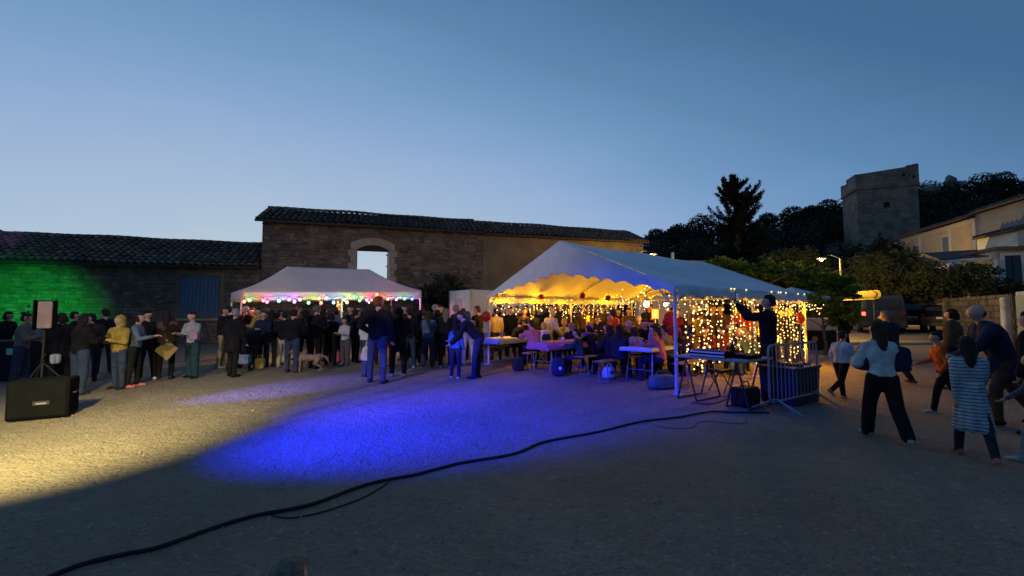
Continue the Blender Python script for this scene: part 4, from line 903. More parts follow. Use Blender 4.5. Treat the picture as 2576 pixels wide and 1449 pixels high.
ss = empty('speaker_stand', (q.x, q.y, 0), .2, 'black tripod stand holding the left speaker', 'stand')
MB().tube([(0, 0, .12), (0, 0, 1.2)], .018, 8).build('pole', m_dkst, ss); MB().lathe((0, 0, .62), [(.03, 0), (.03, .07)], 10).build('collar', m_rub, ss)
for k in range(3):
    a = k*2.094+.4; lg = MB().tube([(0, 0, .62), (math.cos(a)*.5, math.sin(a)*.5, .02)], .012, 6).build('leg', m_dkst, ss); MB().ball((math.cos(a)*.5, math.sin(a)*.5, .02), .02, 6).build('rubber_foot', m_rub, lg)
# stage lamp bar just out of frame, left: the cans that hold the coloured lights
for i, (loc, aim, p_, c_, sz, bl_) in enumerate(LAMPS):
    loc = Vector(loc); aim = Vector(aim); dv = (aim-loc).normalized(); rt = dv.to_track_quat('Z', 'Y').to_matrix(); cb = loc - dv*.03
    o = empty('stage_lamp', (loc.x, loc.y, 0), 0, ['warm white stage lamp on a stand', 'wide blue stage lamp on a stand', 'added wide, dimmer blue fill lamp on a stand', 'added narrower blue fill lamp on a stand', 'pale flood lamp on a stand, aimed at the tents', 'violet-blue narrow stage lamp on a stand', 'green stage lamp on a stand', 'violet stage lamp on a stand'][i]+' left of the picture', 'stage lamp')
    m_ = MB(); m_.lathe(cb, [(.03, -.28), (.09, -.26), (.11, -.02), (.115, 0), (.10, 0), (.085, -.2), (.02, -.21)], 14, rot=rt); m_.build_w('can', m_dkst, o)
    m_ = MB(); m_.tube([Vector((loc.x, loc.y, 0)) - Vector((dv.x, dv.y, 0)).normalized()*.16, Vector((loc.x, loc.y, loc.z-.1)) - Vector((dv.x, dv.y, 0)).normalized()*.16], .022, 8); m_.build_w('pole', m_dkst, o)
    for k in range(3):
        b0 = Vector((loc.x, loc.y, 0)) - Vector((dv.x, dv.y, 0)).normalized()*.16; a = k*2.094; MB().tube([b0+Vector((0, 0, .6)), b0+Vector((math.cos(a)*.5, math.sin(a)*.5, .01))], .014, 6).build_w('leg', m_dkst, o)

# ------------------------------------------------------------------ steel barriers
def barrier(a, b, H, lab, foot=.34):
    a = Vector(a); b = Vector(b); L = (b-a).length; rz = math.atan2((b-a).y, (b-a).x); o = empty('crowd_barrier', tuple(a), rz, lab, 'barrier', 'steel crowd barriers'); o.rotation_euler.z = rz
    r = .09; z0 = .16; pts = []
    for cx_, cz, a0 in ((L-r, H-r, 0), (r, H-r, 90), (r, z0+r, 180), (L-r, z0+r, 270)):
        for k in range(4): t = R(a0+30*k); pts.append((cx_+r*math.cos(t), 0, cz+r*math.sin(t)))
    pts.append(pts[0]); MB().tube(pts, .019, 8, cap=False).build('frame', m_steel, o)
    n = int(L/.115)
    for i in range(1, n): x = L*i/n; MB().tube([(x, 0, z0), (x, 0, H)], .0075, 6).build('bar', m_steel, o)
    for x in (.18, L-.18): MB().tube([(x, -foot, .012), (x, -.02, z0+.03), (x, .02, z0+.03), (x, foot, .012)], .016, 6).build('foot', m_steel, o)
    return o
barrier((3.80, 6.42, 0), (5.12, 7.28, 0), 1.0, 'steel crowd barrier beside the sound desk', .36)
barrier((-10.6, 15.6, 0), (-8.9, 16.1, 0), 1.05, 'dim steel crowd barrier by the wall under the blue shutter')
# ------------------------------------------------------------------ sound desk
A1 = Vector((3.42, 6.5, 0)); td = Vector((-.60, .80, 0)); wd = Vector((.79, .61, 0)).normalized()
dk = empty('trestle_table', tuple(A1+td*.55+wd*.55), math.atan2(td.y, td.x), 'plank-topped trestle table carrying the sound mixer', 'table'); HT = .745
for k in range(5):
    w0 = -.48+k*.195; MB().bev((0, -w0-.09, HT), (1.22, .185, .03), .006).build('plank', m_plank, dk)
for x in (-.42, .42):
    f = MB()
    for y in (-.38, .38):
        f.tube([(x, y, HT-.03), (x-.17, y, .02)], .014, 6); f.tube([(x, y, HT-.03), (x+.17, y, .02)], .014, 6)
    for dx in (-.17, .17): f.tube([(x+dx, -.38, .02), (x+dx, .38, .02)], .014, 6)
    f.tube([(x, -.4, HT-.03), (x, .4, HT-.03)], .018, 6); f.build('trestle', m_dkst, dk)
mc = A1+td*.62+wd*.38; rzd = math.atan2(td.y, td.x)
mxr = empty('sound_mixer', (mc.x, mc.y, HT+.016), rzd+PI, 'black sound mixer with silver edge strips on the trestle table', 'mixer')
MB().bev((0, 0, .05), (.60, .36, .10), .01).build('body', m_cab, mxr)
for z in (.025, .08): MB().box((0, -.185, z), (.58, .012, .026)).build('edge_strip', m_alu, mxr)
m_knob = M('grey_knob', (.3, .3, .32)); 
for i in range(9):
    for j in range(3): MB().lathe((-.22+i*.055, -.12+j*.06, .10), [(.009, 0), (.008, .014)], 6).build('knob', m_knob, mxr)
    MB().bev((-.22+i*.055, .10, .106), (.015, .03, .012), .003).build('fader', m_alu, mxr)
q = A1+td*.2+wd*.55; o = empty('equipment_tray', (q.x, q.y, HT+.016), rzd, 'low black equipment box beside the mixer on the trestle table', 'equipment'); MB().bev((0, 0, .03), (.40, .38, .06), .01).build('case', m_cab, o)
for k in range(4): MB().lathe((-.12+k*.08, .02, .06), [(.02, 0), (.018, .02)], 8).build('knob', m_knob, o)
q = A1+td*.45+wd*.72; o = empty('bottle', (q.x, q.y, HT+.016), 0, 'dark bottle standing behind the mixer', 'bottle'); MB().lathe((0, 0, 0), [(.035, 0), (.036, .15), (.014, .2), (.014, .25)], 10).build('glass', m_cab, o); MB().lathe((0, 0, .25), [(.016, 0), (.016, .02)], 8).build('cap', m_alu, o)
q = P(1808, 958, 8.2); stl = empty('folding_stool', (q.x, 8.2, 0), .5, 'black folding stool under the sound desk', 'stool'); MB().bev((0, 0, .40), (.36, .32, .05), .02).build('seat', m_blk, stl)
for s_ in (-1, 1): MB().tube([(-.15, s_*.13, .38), (.15, s_*.16, 0)], .011, 6).build('leg', m_dkst, stl); MB().tube([(.15, s_*.13, .38), (-.15, s_*.16, 0)], .011, 6).build('leg', m_dkst, stl)
q = Vector((sl(1868)*7.0, 7.0, 0)); bx = empty('equipment_bag', (q.x, q.y, 0), .5, 'black box with a strap under the sound desk', 'bag'); MB().bev((0, 0, .15), (.42, .28, .30), .04).build('body', m_blk, bx); MB().tube([(-.12, 0, .29), (-.08, 0, .38), (.08, 0, .38), (.12, 0, .29)], .012, 6).build('strap', m_dkst, bx)
q = Vector((sl(1972)*7.35, 7.35, 0)); m_navy = M('navy_plastic', (.012, .015, .035), rough=.5, var=.1); cr_ = empty('storage_bin', (q.x+.05, q.y, 0), .58, 'big navy storage bin full of gear behind the steel barrier', 'bin')
MB().box((0, 0, .29), (.78, .55, .56), taper=1.06).build('tub', m_navy, cr_)
MB().bev((0, 0, .585), (.88, .64, .04), .015).build('rim', m_navy, cr_); g_ = MB()
for k in range(9): g_.ball((random.uniform(-.3, .3), random.uniform(-.2, .2), .6), (random.uniform(.05, .12), .08, random.uniform(.03, .07)), 8)
g_.build('contents', m_blk, cr_)['kind'] = 'stuff'
# ------------------------------------------------------------------ cables on the gravel
def cable(name, pts, r, lab):
    w_ = [G(u, v)+Vector((0, 0, r)) for u, v in pts]; out = []
    for i in range(len(w_)-1):
        p0, p1, p2, p3 = w_[max(i-1, 0)], w_[i], w_[i+1], w_[min(i+2, len(w_)-1)]
        for k in range(8):
            t = k/8; out.append(.5*((2*p1)+(p2-p0)*t+(2*p0-5*p1+4*p2-p3)*t*t+(3*p1-p0-3*p2+p3)*t*t*t))
    out.append(w_[-1]); out = [p+Vector((0, 0, max(0, .004*noise.noise(p*4)))) for p in out]
    tag(MB().tube(out, r, 8).build(name, m_rub, smooth=True), lab, 'cable')
cable('power_cable', [(60, 1500), (145, 1444), (240, 1404), (350, 1378), (430, 1362), (560, 1316), (660, 1287), (790, 1262), (900, 1222), (960, 1205), (1060, 1186), (1160, 1160), (1290, 1138), (1370, 1108), (1500, 1084), (1610, 1058), (1700, 1048), (1780, 1034), (1850, 1036), (1925, 1036)], .014, 'thick black power cable snaking across the gravel to the sound desk')
cable('thin_cable', [(700, 1284), (740, 1290), (800, 1282), (870, 1262), (930, 1238), (985, 1205)], .006, 'thin black cable beside the thick one in the left foreground')
cable('thin_cable', [(1735, 1010), (1782, 1014), (1820, 1003), (1850, 1000), (1880, 996)], .008, 'thin cable on the ground between the trestle legs')
cable('thin_cable', [(1640, 1066), (1690, 1074), (1735, 1071), (1760, 1056), (1850, 1062), (1870, 1052)], .004, 'faint thin cable looping just in front of the sound desk')
# ------------------------------------------------------------------ people
m_eye = M('eye_dark', (.02, .015, .012), rough=.3, var=0)
def skin(k): return [M('skin_light', (.50, .31, .22), var=.05, rough=.6), M('skin_tan', (.38, .22, .14), var=.05, rough=.6), M('skin_dark', (.12, .07, .045), var=.05, rough=.6)][k]
def fab(name, c): return M('cloth_'+name, c, var=.2, vs=6, bump=.9, bs=10, rough=.9, spec=.12)
FAB = dict(black=(.014, .014, .016), char=(.035, .035, .04), navy=(.022, .03, .065), denim=(.04, .06, .115), paledenim=(.12, .16, .24), grey=(.13, .13, .135), knit=(.17, .17, .155), white=(.62, .62, .62), cream=(.52, .48, .38),
           yellow=(.42, .30, .06), tan=(.36, .29, .18), brown=(.10, .06, .04), red=(.42, .03, .03), orange=(.62, .13, .03), coral=(.72, .20, .15), pink=(.55, .26, .30), lilac=(.42, .27, .38), rose=(.56, .16, .17), teal=(.025, .06, .075), blue=(.05, .15, .34),
           burg=(.12, .02, .025), green=(.08, .15, .07), silver=(.36, .38, .40), olive=(.12, .12, .06), beige=(.46, .36, .22), purple=(.16, .10, .26))
HAIRC = dict(black=(.012, .01, .01), brown=(.05, .028, .016), red=(.22, .07, .02), blond=(.42, .30, .14), grey=(.30, .29, .28), white=(.55, .54, .52), auburn=(.12, .04, .02), ash=(.22, .18, .13))
def hairm(k): return M('hair_'+k, HAIRC[k], var=.25, vs=30, bump=.6, bs=60, rough=.75)
def capsule(p0, r0, p1, r1, n=10):
    p0 = np.array(p0, float); p1 = np.array(p1, float); d = p1-p0; L = np.linalg.norm(d); d = d/L if L > 1e-6 else np.array([0, 0, 1.])
    a = np.cross(d, [0, 0, 1.]); a = np.cross(d, [1., 0, 0]) if np.linalg.norm(a) < .1 else a; a /= np.linalg.norm(a); b = np.cross(d, a)
    rings = [(p0, r0, -1.), (p0, r0, -.75), (p0, r0, -.35), (p0, r0, 0), (p1, r1, 0), (p1, r1, .35), (p1, r1, .75), (p1, r1, 1.)]; V = []
    th = np.arange(n)*2*np.pi/n
    for p, r, s in rings:
        rr = r*math.sqrt(max(0.0004, 1-s*s)); V += list(p + d*r*s + rr*(np.cos(th)[:, None]*a + np.sin(th)[:, None]*b))
    F = [(i*n+k, i*n+(k+1) % n, (i+1)*n+(k+1) % n, (i+1)*n+k) for i in range(7) for k in range(n)] + [tuple(range(n-1, -1, -1)), tuple(7*n+k for k in range(n))]
    return V, F
def remesh(prims, vox, smooth=2, nz=0., name='m'):
    V = []; F = []
    for p in prims:
        v, f = capsule(*p); n = len(V); V += [tuple(q) for q in v]; F += [tuple(i+n for i in t) for t in f]
    me = bpy.data.meshes.new('tmp'); me.from_pydata(V, [], F); ob = bpy.data.objects.new('tmp', me); COL.objects.link(ob)
    md = ob.modifiers.new('r', 'REMESH'); md.mode = 'VOXEL'; md.voxel_size = vox
    dg = bpy.context.evaluated_depsgraph_get(); m2 = bpy.data.meshes.new_from_object(ob.evaluated_get(dg)); bpy.data.objects.remove(ob); bpy.data.meshes.remove(me)
    bm = bmesh.new(); bm.from_mesh(m2); 
    for _ in range(smooth): bmesh.ops.smooth_vert(bm, verts=bm.verts, factor=.5, use_axis_x=True, use_axis_y=True, use_axis_z=True)
    if nz:
        for v in bm.verts: v.co += v.normal*nz*noise.noise(v.co*9)
    bm.to_mesh(m2); bm.free(); m2.name = name; return m2
def vec(f, o=0., s=1):                                    # direction hanging down, swung f deg forward and o deg outward
    f = R(f); o = R(o); return Vector((s*math.sin(o), math.sin(f)*math.cos(o), -math.cos(f)*math.cos(o)))
POSES = {
 # lean, legs (L,R) = (thigh fwd, out, knee), arms (L,R) = (upper fwd, out, elbow flex, inward), head pitch, yaw
 'stand':  (2, ((3, 4, 4), (-3, 4, 2)), ((2, 9, 12, 0), (4, 9, 16, 0)), 4, 0),
 'stand2': (4, ((10, 6, 10), (-4, 3, 2)), ((-8, 14, 30, 10), (6, 8, 18, 4)), 6, 20),
 'hips':   (3, ((5, 7, 5), (-4, 7, 3)), ((-18, 30, 70, 40), (2, 9, 16, 0)), 2, -15),
 'hold':   (4, ((4, 4, 5), (-3, 5, 3)), ((16, 8, 88, 26), (20, 8, 84, 26)), 16, 0),
 'cup':    (3, ((4, 5, 4), (-5, 4, 3)), ((3, 8, 14, 0), (12, 10, 96, 18)), 5, -12),
 'cross':  (2, ((3, 5, 4), (-3, 5, 3)), ((14, 12, 92, 62), (18, 12, 88, 60)), 3, 10),
 'phone':  (-2, ((6, 7, 6), (-4, 7, 3)), ((84, 6, 62, 12), (80, 8, 66, 12)), -6, 0),
 'bend':   (42, ((12, 4, 10), (4, 4, 2)), ((30, 6, 14, 6), (42, 6, 12, 8)), 20, 0),
 'walk':   (4, ((17, 2, 6), (-15, 2, 14)), ((-20, 8, 18, 4), (22, 8, 26, 4)), 4, 0),
 'walk3':  (6, ((18, 2, 8), (-14, 2, 16)), ((10, 20, 62, 30), (20, 22, 50, 20)), 6, 10),
 'walk2':  (8, ((20, 3, 10), (-24, 2, 36)), ((-14, 10, 40, 8), (12, 8, 60, 14)), 8, 0),
 'stoop':  (22, ((20, 3, 20), (-16, 3, 16)), ((34, 10, 22, 4), (10, 8, 40, 10)), 18, 15),
 'sit':    (14, ((84, 10, 84), (80, 12, 80)), ((40, 12, 62, 26), (44, 12, 58, 26)), 10, 0),
 'sit2':   (26, ((86, 8, 92), (70, 14, 60)), ((62, 10, 36, 18), (52, 12, 58, 20)), 18, 12),
 'situp':  (4, ((84, 12, 84), (84, 12, 90)), ((30, 10, 80, 30), (34, 16, 66, 20)), 4, -15),
 'sitarm': (16, ((84, 10, 84), (78, 12, 70)), ((66, 12, 78, 20), (40, 12, 70, 26)), 8, 0),
}
BODY = {}
def body(pose, bulk, cut, girl):
    key = (pose, bulk, cut, girl)
    if key in BODY: return BODY[key]
    lean, legs, arms, hp, hy = POSES[pose]; sw = .175 if not girl else .155; hw = .085 if not girl else .092
    pel = Vector((0, 0, .95)); up = Vector((0, math.sin(R(lean)), math.cos(R(lean)))); wa = pel + up*.16; ch = pel + up*.36; nk = pel + up*.52
    hu = Vector((0, math.sin(R(lean*.55+hp*.4)), math.cos(R(lean*.55+hp*.4)))); hd = nk + hu*.155
    b = {'slim': .008, 'puff': .008, 'jacket': .030, 'coat': .040}[bulk]; pr = []; tg = []
    def add(p0, r0, p1, r1, t): pr.append((tuple(p0), r0, tuple(p1), r1)); tg.append(t)
    X = Vector((1, 0, 0)); bk = up.cross(X)                 # forward-ish of the torso
    for s in (-1, 1):
        add(pel+X*s*.055+up*.04, .105+b*.5, wa+X*s*.05, .095+b, 1 if bulk != 'slim' else 1); add(wa+X*s*.05, .095+b, ch+X*s*.075, .108+b, 1); add(ch+X*s*.07, .108+b, nk+X*s*.07-up*.06, .075+b*.7, 1)
        if girl: add(ch+X*s*.055+bk*-.0+Vector((0, .05, -.02)), .055, ch+X*s*.055+Vector((0, .06, -.03)), .055, 1)
        add(pel+X*s*.06-up*.02, .105, pel+X*s*.07, .10, 2)
    add(nk-up*.03, .055, nk+hu*.06, .052, 0)
    sh = {}
    hands = []
    for i, s in ((0, -1), (1, 1)):
        th, out, kn = legs[i]; hipj = pel + Vector((s*hw, 0, -.03)); d1 = vec(th, out, s); knee = hipj + d1*.43; d2 = vec(th-kn, out*.3, s); ank = knee + d2*.42
        wide = cut in ('wide', 'skirt'); k = .012 if wide else 0
        add(hipj, .098+k, knee, .070+k*1.6, 2); add(knee, .070+k*1.6, ank, .052+k*2.4 if wide else .054, 2)
        fp = max(0, -(th-kn)) if kn > 20 or th < -15 else 0
        fw = Vector((s*.18, math.cos(R(fp*.8)), -math.sin(R(fp*.8)))).normalized(); an2 = ank + d2*.045
        add(an2-fw*.05+Vector((0, 0, .0)), .040, an2+fw*.07, .040, 3); add(an2+fw*.07, .040, an2+fw*.15-Vector((0, 0, .006)), .032, 3)
        uf, uo, ef, inn = arms[i]; sj = nk + X*s*sw - up*.075; d1 = vec(uf, uo, s); el = sj + d1*.28; d2 = vec(uf+ef, uo*.3, s); d2 = Vector((d2.x - s*math.sin(R(inn)), d2.y, d2.z)).normalized(); wr = el + d2*.25
        add(sj, .062+b*.8, el, .045+b*.8, 1); add(el, .045+b*.8, wr, .034+b*.7, 1); add(nk+X*s*.04-up*.05, .05, sj, .062+b*.8, 1)
        if bulk == 'puff': add(sj.lerp(el, .25), .07, el, .088, 1); add(el, .088, el.lerp(wr, .75), .07, 1)
        add(wr, .026, wr+d2*.075, .031, 0); hands.append((wr, d2, s))
    if cut == 'skirt':
        for k in range(8):
            a = k*PI/4; add(pel+Vector((math.cos(a)*.08, math.sin(a)*.06, .05)), .07, pel+Vector((math.cos(a)*.17, math.sin(a)*.14, -.34)), .06, 2)
    if cut == 'dress':
        for k in range(10):
            a = k*PI/5; add(pel+Vector((math.cos(a)*.08, math.sin(a)*.06, .10)), .07, pel+Vector((math.cos(a)*.19, math.sin(a)*.17, -.50)), .055, 1)
    if bulk == 'coat':
        av = sum((vec(l[0]*.5) for l in legs), Vector())*.5
        for k in range(8):
            a = k*PI/4; add(pel+Vector((math.cos(a)*.09, math.sin(a)*.07, .05)), .075, pel+Vector((math.cos(a)*.12, math.sin(a)*.11, 0))+av*(.26 if lean < 30 else .1), .07, 1)
    elif bulk == 'jacket':
        for k in range(6): a = k*PI/3; add(pel+Vector((math.cos(a)*.075, math.sin(a)*.045, .08)), .085, pel+Vector((math.cos(a)*.085, math.sin(a)*.05, .0)), .082, 1)
    # head with jaw, nose, ears
    F_ = Vector((math.sin(R(-hy)), math.cos(R(hy)), 0)); F_ = (F_ - hu*F_.dot(hu)).normalized(); S_ = F_.cross(hu).normalized()
    add(hd+hu*.035-F_*.015, .093, hd+hu*.02+F_*.015, .09, 0); add(hd-hu*.045+F_*.035, .055, hd-hu*.02+F_*.02, .07, 0)
    add(hd+F_*.095+hu*.01, .011, hd+F_*.112-hu*.02, .015, 0)
    for s in (-1, 1): add(hd+S_*s*.086+hu*.01, .014, hd+S_*s*.088-hu*.022, .011, 0)
    me = remesh(pr, .0175, 2, .0)
    # label faces by nearest limb
    C = np.empty(len(me.polygons)*3); me.polygons.foreach_get('center', C); C = C.reshape(-1, 3); best = np.full(len(C), 9e9); lab = np.zeros(len(C), int)
    for (p0, r0, p1, r1), t in zip(pr, tg):
        p0 = np.array(p0); p1 = np.array(p1); d = p1-p0; L2 = max(1e-9, d@d); u = np.clip(((C-p0)@d)/L2, 0, 1); dist = np.linalg.norm(C-p0-u[:, None]*d, axis=1) - (r0+(r1-r0)*u)
        if t == 1: dist = dist - .006
        m_ = dist < best; best[m_] = dist[m_]; lab[m_] = t
    bm = bmesh.new(); bm.from_mesh(me); bm.faces.ensure_lookup_table()
    for f, l in zip(bm.faces, lab): f.material_index = int(l); f.smooth = True
    m2 = MB()
    for wr, d, s in hands:                                # fingers and thumb, curled
        sd = Vector((1, 0, 0)); sd = (sd - d*sd.dot(d)).normalized() if abs(d.x) < .9 else Vector((0, 1, 0)); pn = d.cross(sd).normalized(); pn = pn if pn.y*1 + (-pn.z)*.2 > 0 else -pn
        for k, ln in enumerate((.062, .072, .068, .052)):
            o = wr + d*.092 + sd*((k-1.5)*.0165); m2.tube([o, o+d*ln*.45+pn*.008, o+d*ln*.75+pn*.026, o+d*ln*.82+pn*.045], [.0085, .008, .0075, .006], 5)
        o = wr + d*.04 - sd*s*.026; m2.tube([o, o+d*.025-sd*s*.016+pn*.012, o+d*.05-sd*s*.014+pn*.03], [.010, .009, .007], 5)
    for s in (-1, 1): m2.ball(hd+S_*s*.033+hu*.018+F_*.092, (.011, .007, .006), 6, 4)
    m2.tube([hd-S_*.022-hu*.048+F_*.085, hd-hu*.05+F_*.092, hd+S_*.022-hu*.048+F_*.085], .005, 5, 5)
    for f_, mi in zip(m2.f, m2.m):
        try:
            f = bm.faces.new([bm.verts.new(m2.v[i]) for i in f_]); f.material_index = mi; f.smooth = True
        except ValueError: pass
    bmesh.ops.remove_doubles(bm, verts=bm.verts, dist=.0004)
    zmin = min(v.co.z for v in bm.verts)
    for v in bm.verts: v.co.z -= zmin
    zmax = max(v.co.z for v in bm.verts)
    bm.to_mesh(me); bm.free(); me.name = 'person_body'
    for _ in range(6): me.materials.append(None)
    hm = Matrix.Translation(hd-Vector((0, 0, zmin))) @ Matrix((S_, F_, hu)).transposed().to_4x4()
    BODY[key] = (me, hm, zmax+.01, [h[0]+h[1]*.1-Vector((0, 0, zmin)) for h in hands]); return BODY[key]
HAIR = {}
def hair(style):
    if style in HAIR: return HAIR[style]
    c = lambda *a: a
    cap = [c((0, -.034, .052), .090, (0, -.018, .066), .088), c((0, -.04, .01), .082, (0, -.03, .05), .09), c((.03, .016, .094), .052, (-.03, .016, .094), .052), c((.062, -.04, .03), .035, (.066, -.02, .03), .028), c((-.062, -.04, .03), .035, (-.066, -.02, .03), .028)]
    P_ = {'short': cap, 'long': cap+[c((0, -.065, .02), .062, (0, -.105, -.28), .030), c((.042, -.055, 0), .042, (.035, -.085, -.24), .022), c((-.042, -.055, 0), .042, (-.03, -.085, -.26), .022), c((.075, -.02, .04), .028, (.08, -.035, -.12), .024), c((-.075, -.02, .04), .028, (-.08, -.035, -.12), .024)],
          'bob': cap+[c((0, -.07, .02), .065, (0, -.075, -.07), .055), c((.07, -.01, .03), .035, (.078, .0, -.06), .03), c((-.07, -.01, .03), .035, (-.078, .0, -.06), .03)],
          'pony': cap+[c((0, -.10, .05), .035, (0, -.14, .02), .04), c((0, -.14, .02), .04, (0, -.13, -.16), .028), c((0, -.13, -.16), .028, (.01, -.11, -.27), .012)],
          'bun': cap+[c((0, -.08, .12), .045, (0, -.09, .13), .045)], 'curly': cap+[c((.05, -.04, .06), .075, (-.05, -.04, .06), .075), c((.08, -.03, -.01), .05, (.07, -.06, -.08), .045), c((-.08, -.03, -.01), .05, (-.07, -.06, -.08), .045), c((0, -.09, 0), .07, (0, -.09, -.09), .06)],
          'ring': [c((0, -.045, -.01), .068, (0, -.045, .01), .066), c((.066, -.03, -.02), .026, (.07, -.03, .015), .026), c((-.066, -.03, -.02), .026, (-.07, -.03, .015), .026)],
          'beanie': [c((0, -.02, .06), .098, (0, -.015, .085), .090), c((.0, -.04, .04), .094, (0, -.02, .055), .096)],
          'capbill': [c((0, -.005, .06), .097, (0, -.01, .07), .092), c((-.04, .11, .055), .014, (.04, .11, .055), .014), c((-.05, .08, .058), .014, (.05, .08, .058), .014)],
          'hood': [c((0, -.03, .03), .115, (0, -.035, .06), .108), c((0, -.05, -.08), .10, (0, -.04, .0), .11)]}[style]
    me = remesh(P_, .013, 1, .014 if style not in ('beanie', 'capbill', 'hood') else .004, 'hair'); me.polygons.foreach_set('use_smooth', [True]*len(me.polygons)); me.materials.append(None)
    HAIR[style] = me; return me
ACCN = {'beanie': 'woolly_hat', 'capbill': 'cap', 'hood': 'hood'}
PEOPLE = []
def person(label, u, Y, h, face, pose='stand', top='black', bottom='black', hs='short', hc='brown', bulk='slim', cut='slim', sk=0, shoes='char', girl=False, fat=1.06, z=None, group=None, hatc=None, X=None):
    """u = bearing of the feet, Y = distance, h = stature, face = heading (0 away from the camera, 90 to the left)"""
    me, hm, zm, hands = body(pose, bulk, cut, girl); st = {'sit': 1.31, 'sit2': 1.22, 'situp': 1.36, 'sitarm': 1.30, 'bend': 1.50, 'stoop': 1.66}.get(pose, 1.76)
    s = h/1.76; x = sl(u)*Y if X is None else X
    root = bpy.data.objects.new('person', me); COL.objects.link(root); root.location = (x, Y, (gz(x, Y) if z is None else z)); root.rotation_euler = (0, 0, R(face)); root.scale = (s*fat, s*(fat*.5+.5), s)
    mats = [skin(sk), fab(top, FAB[top]), fab(bottom, FAB[bottom]), fab('shoe_'+shoes, FAB[shoes]), m_eye, M('lip', (.30, .12, .10), var=0)]
    for i, m_ in enumerate(mats): root.material_slots[i].link = 'OBJECT'; root.material_slots[i].material = m_
    tag(root, label, 'person', group)
    ho = bpy.data.objects.new(ACCN.get(hs, 'hair'), hair(hs)); COL.objects.link(ho); ho.parent = root; ho.matrix_parent_inverse = Matrix.Identity(4); ho.matrix_basis = hm
    ho.material_slots[0].link = 'OBJECT'; ho.material_slots[0].material = fab(hatc, FAB[hatc]) if hatc else hairm(hc)
    M4 = Matrix.Translation(root.location) @ Matrix.Rotation(R(face), 4, 'Z') @ Matrix.Diagonal((s*fat, s*(fat*.5+.5), s, 1))
    PEOPLE.append((label, root)); root_h = [M4 @ q for q in hands]; return root, M4, root_h
def scarf(root, hm_, mat): pass
Lq = 'crowd queueing left of the small tent'
# --- left edge group
person('person in a grey knit jumper facing the raised speaker, far left', 62, 8.9, 1.46, -60, 'hold', 'knit', 'denim', 'bun', 'black', 'jacket', 'wide', girl=True)
person('person in mauve mostly hidden behind the raised speaker', 101, 9.6, 1.5, 20, 'hold', 'lilac', 'black', 'short', 'brown', 'slim')
person('person in a dark coat just right of the raised speaker', 160, 8.6, 1.47, 60, 'cup', 'black', 'black', 'bob', 'black', 'coat', shoes='black')
person('person with long dark hair and jeans, back turned, right of the speakers', 209, 7.95, 1.46, -12, 'hold', 'black', 'denim', 'long', 'black', 'jacket', 'wide', girl=True, fat=1.08)
person('person in black half hidden behind the dark-haired back', 232, 9.4, 1.46, 40, 'stand2', 'char', 'navy', 'short', 'black', 'jacket')
person('person in a yellow hooded top with arms folded', 306, 8.5, 1.42, 172, 'cross', 'yellow', 'denim', 'hood', 'ash', 'jacket', hatc='yellow', fat=1.06)
person('person with dark hair in white and blue sleeves, side on', 345, 8.7, 1.48, -68, 'hold', 'paledenim', 'black', 'bob', 'black', 'slim', shoes='rose', girl=True)
person('man in a black top and dark cap facing left, pale shoes', 376, 9.55, 1.52, 70, 'hold', 'black', 'black', 'capbill', 'black', 'jacket', hatc='black', shoes='white')
person('person with long dark hair in a brown top holding a cardboard piece', 424, 9.75, 1.53, 25, 'cup', 'brown', 'black', 'long', 'black', 'jacket', girl=True)
person('young person in a white tee under an open dark jacket facing the camera', 490, 9.9, 1.5, 168, 'hold', 'silver', 'teal', 'short', 'black', 'slim', 'wide', shoes='black')
# --- small tent crowd
person('man in a black jacket and tan trousers left of the small tent', 562, 11.6, 1.62, -62, 'stand', 'black', 'tan', 'short', 'brown', 'jacket', shoes='silver')
person('grey-haired person all in black, back turned, at the left tent leg', 591, 10.1, 1.57, -10, 'stand2', 'black', 'black', 'short', 'grey', 'coat', shoes='black', fat=1.05)
person('bald man lit red behind the left leg of the small tent', 620, 13.0, 1.68, 165, 'stand', 'burg', 'black', 'ring', 'grey', 'slim', fat=1.15)
person('person in a yellow jacket under the small tent', 655, 12.6, 1.62, 150, 'hold', 'yellow', 'black', 'short', 'black', 'jacket')
person('man in a dark jacket over a blue shirt, arms crossed, behind the pushchair', 666, 11.9, 1.52, 178, 'cross', 'navy', 'char', 'short', 'brown', 'jacket')
person('curly-haired person in an orange top under the small tent', 702, 12.2, 1.55, -75, 'hold', 'orange', 'brown', 'curly', 'black', 'slim', girl=True)
person('person in pale trousers half hidden behind the broad black jacket', 716, 11.6, 1.5, 10, 'stand2', 'black', 'cream', 'short', 'black', 'jacket', shoes='beige')
person('broad man in a black jacket and grey-blue jeans, back turned, by the dog', 738, 10.8, 1.56, -5, 'hold', 'black', 'denim', 'short', 'black', 'jacket', shoes='brown', fat=1.25)
person('person in a grey woolly hat and long black coat behind the dog', 794, 11.6, 1.66, -12, 'hold', 'black', 'black', 'beanie', 'grey', 'coat', shoes='black', hatc='grey', fat=1.1)
person('person with curly dark hair between the black jacket and the woolly hat', 770, 12.6, 1.55, 30, 'stand', 'char', 'black', 'curly', 'black', 'jacket', girl=True)
person('person in a lilac-pink jacket with a strap across the back', 846, 12.7, 1.58, 20, 'hold', 'lilac', 'black', 'short', 'brown', 'jacket', girl=True)
person('tall man at the back of the small tent, face lit green', 856, 15.4, 1.85, 150, 'stand', 'char', 'black', 'short', 'brown', 'slim')
person('man in a dark jumper, forehead lit green, at the middle tent leg', 884, 13.6, 1.70, 170, 'hold', 'char', 'black', 'short', 'brown', 'slim')
person('teenager in a white top and dark open jacket looking at a phone', 871, 12.2, 1.34, 160, 'hold', 'white', 'grey', 'bob', 'brown', 'slim', 'wide', shoes='white', girl=True)
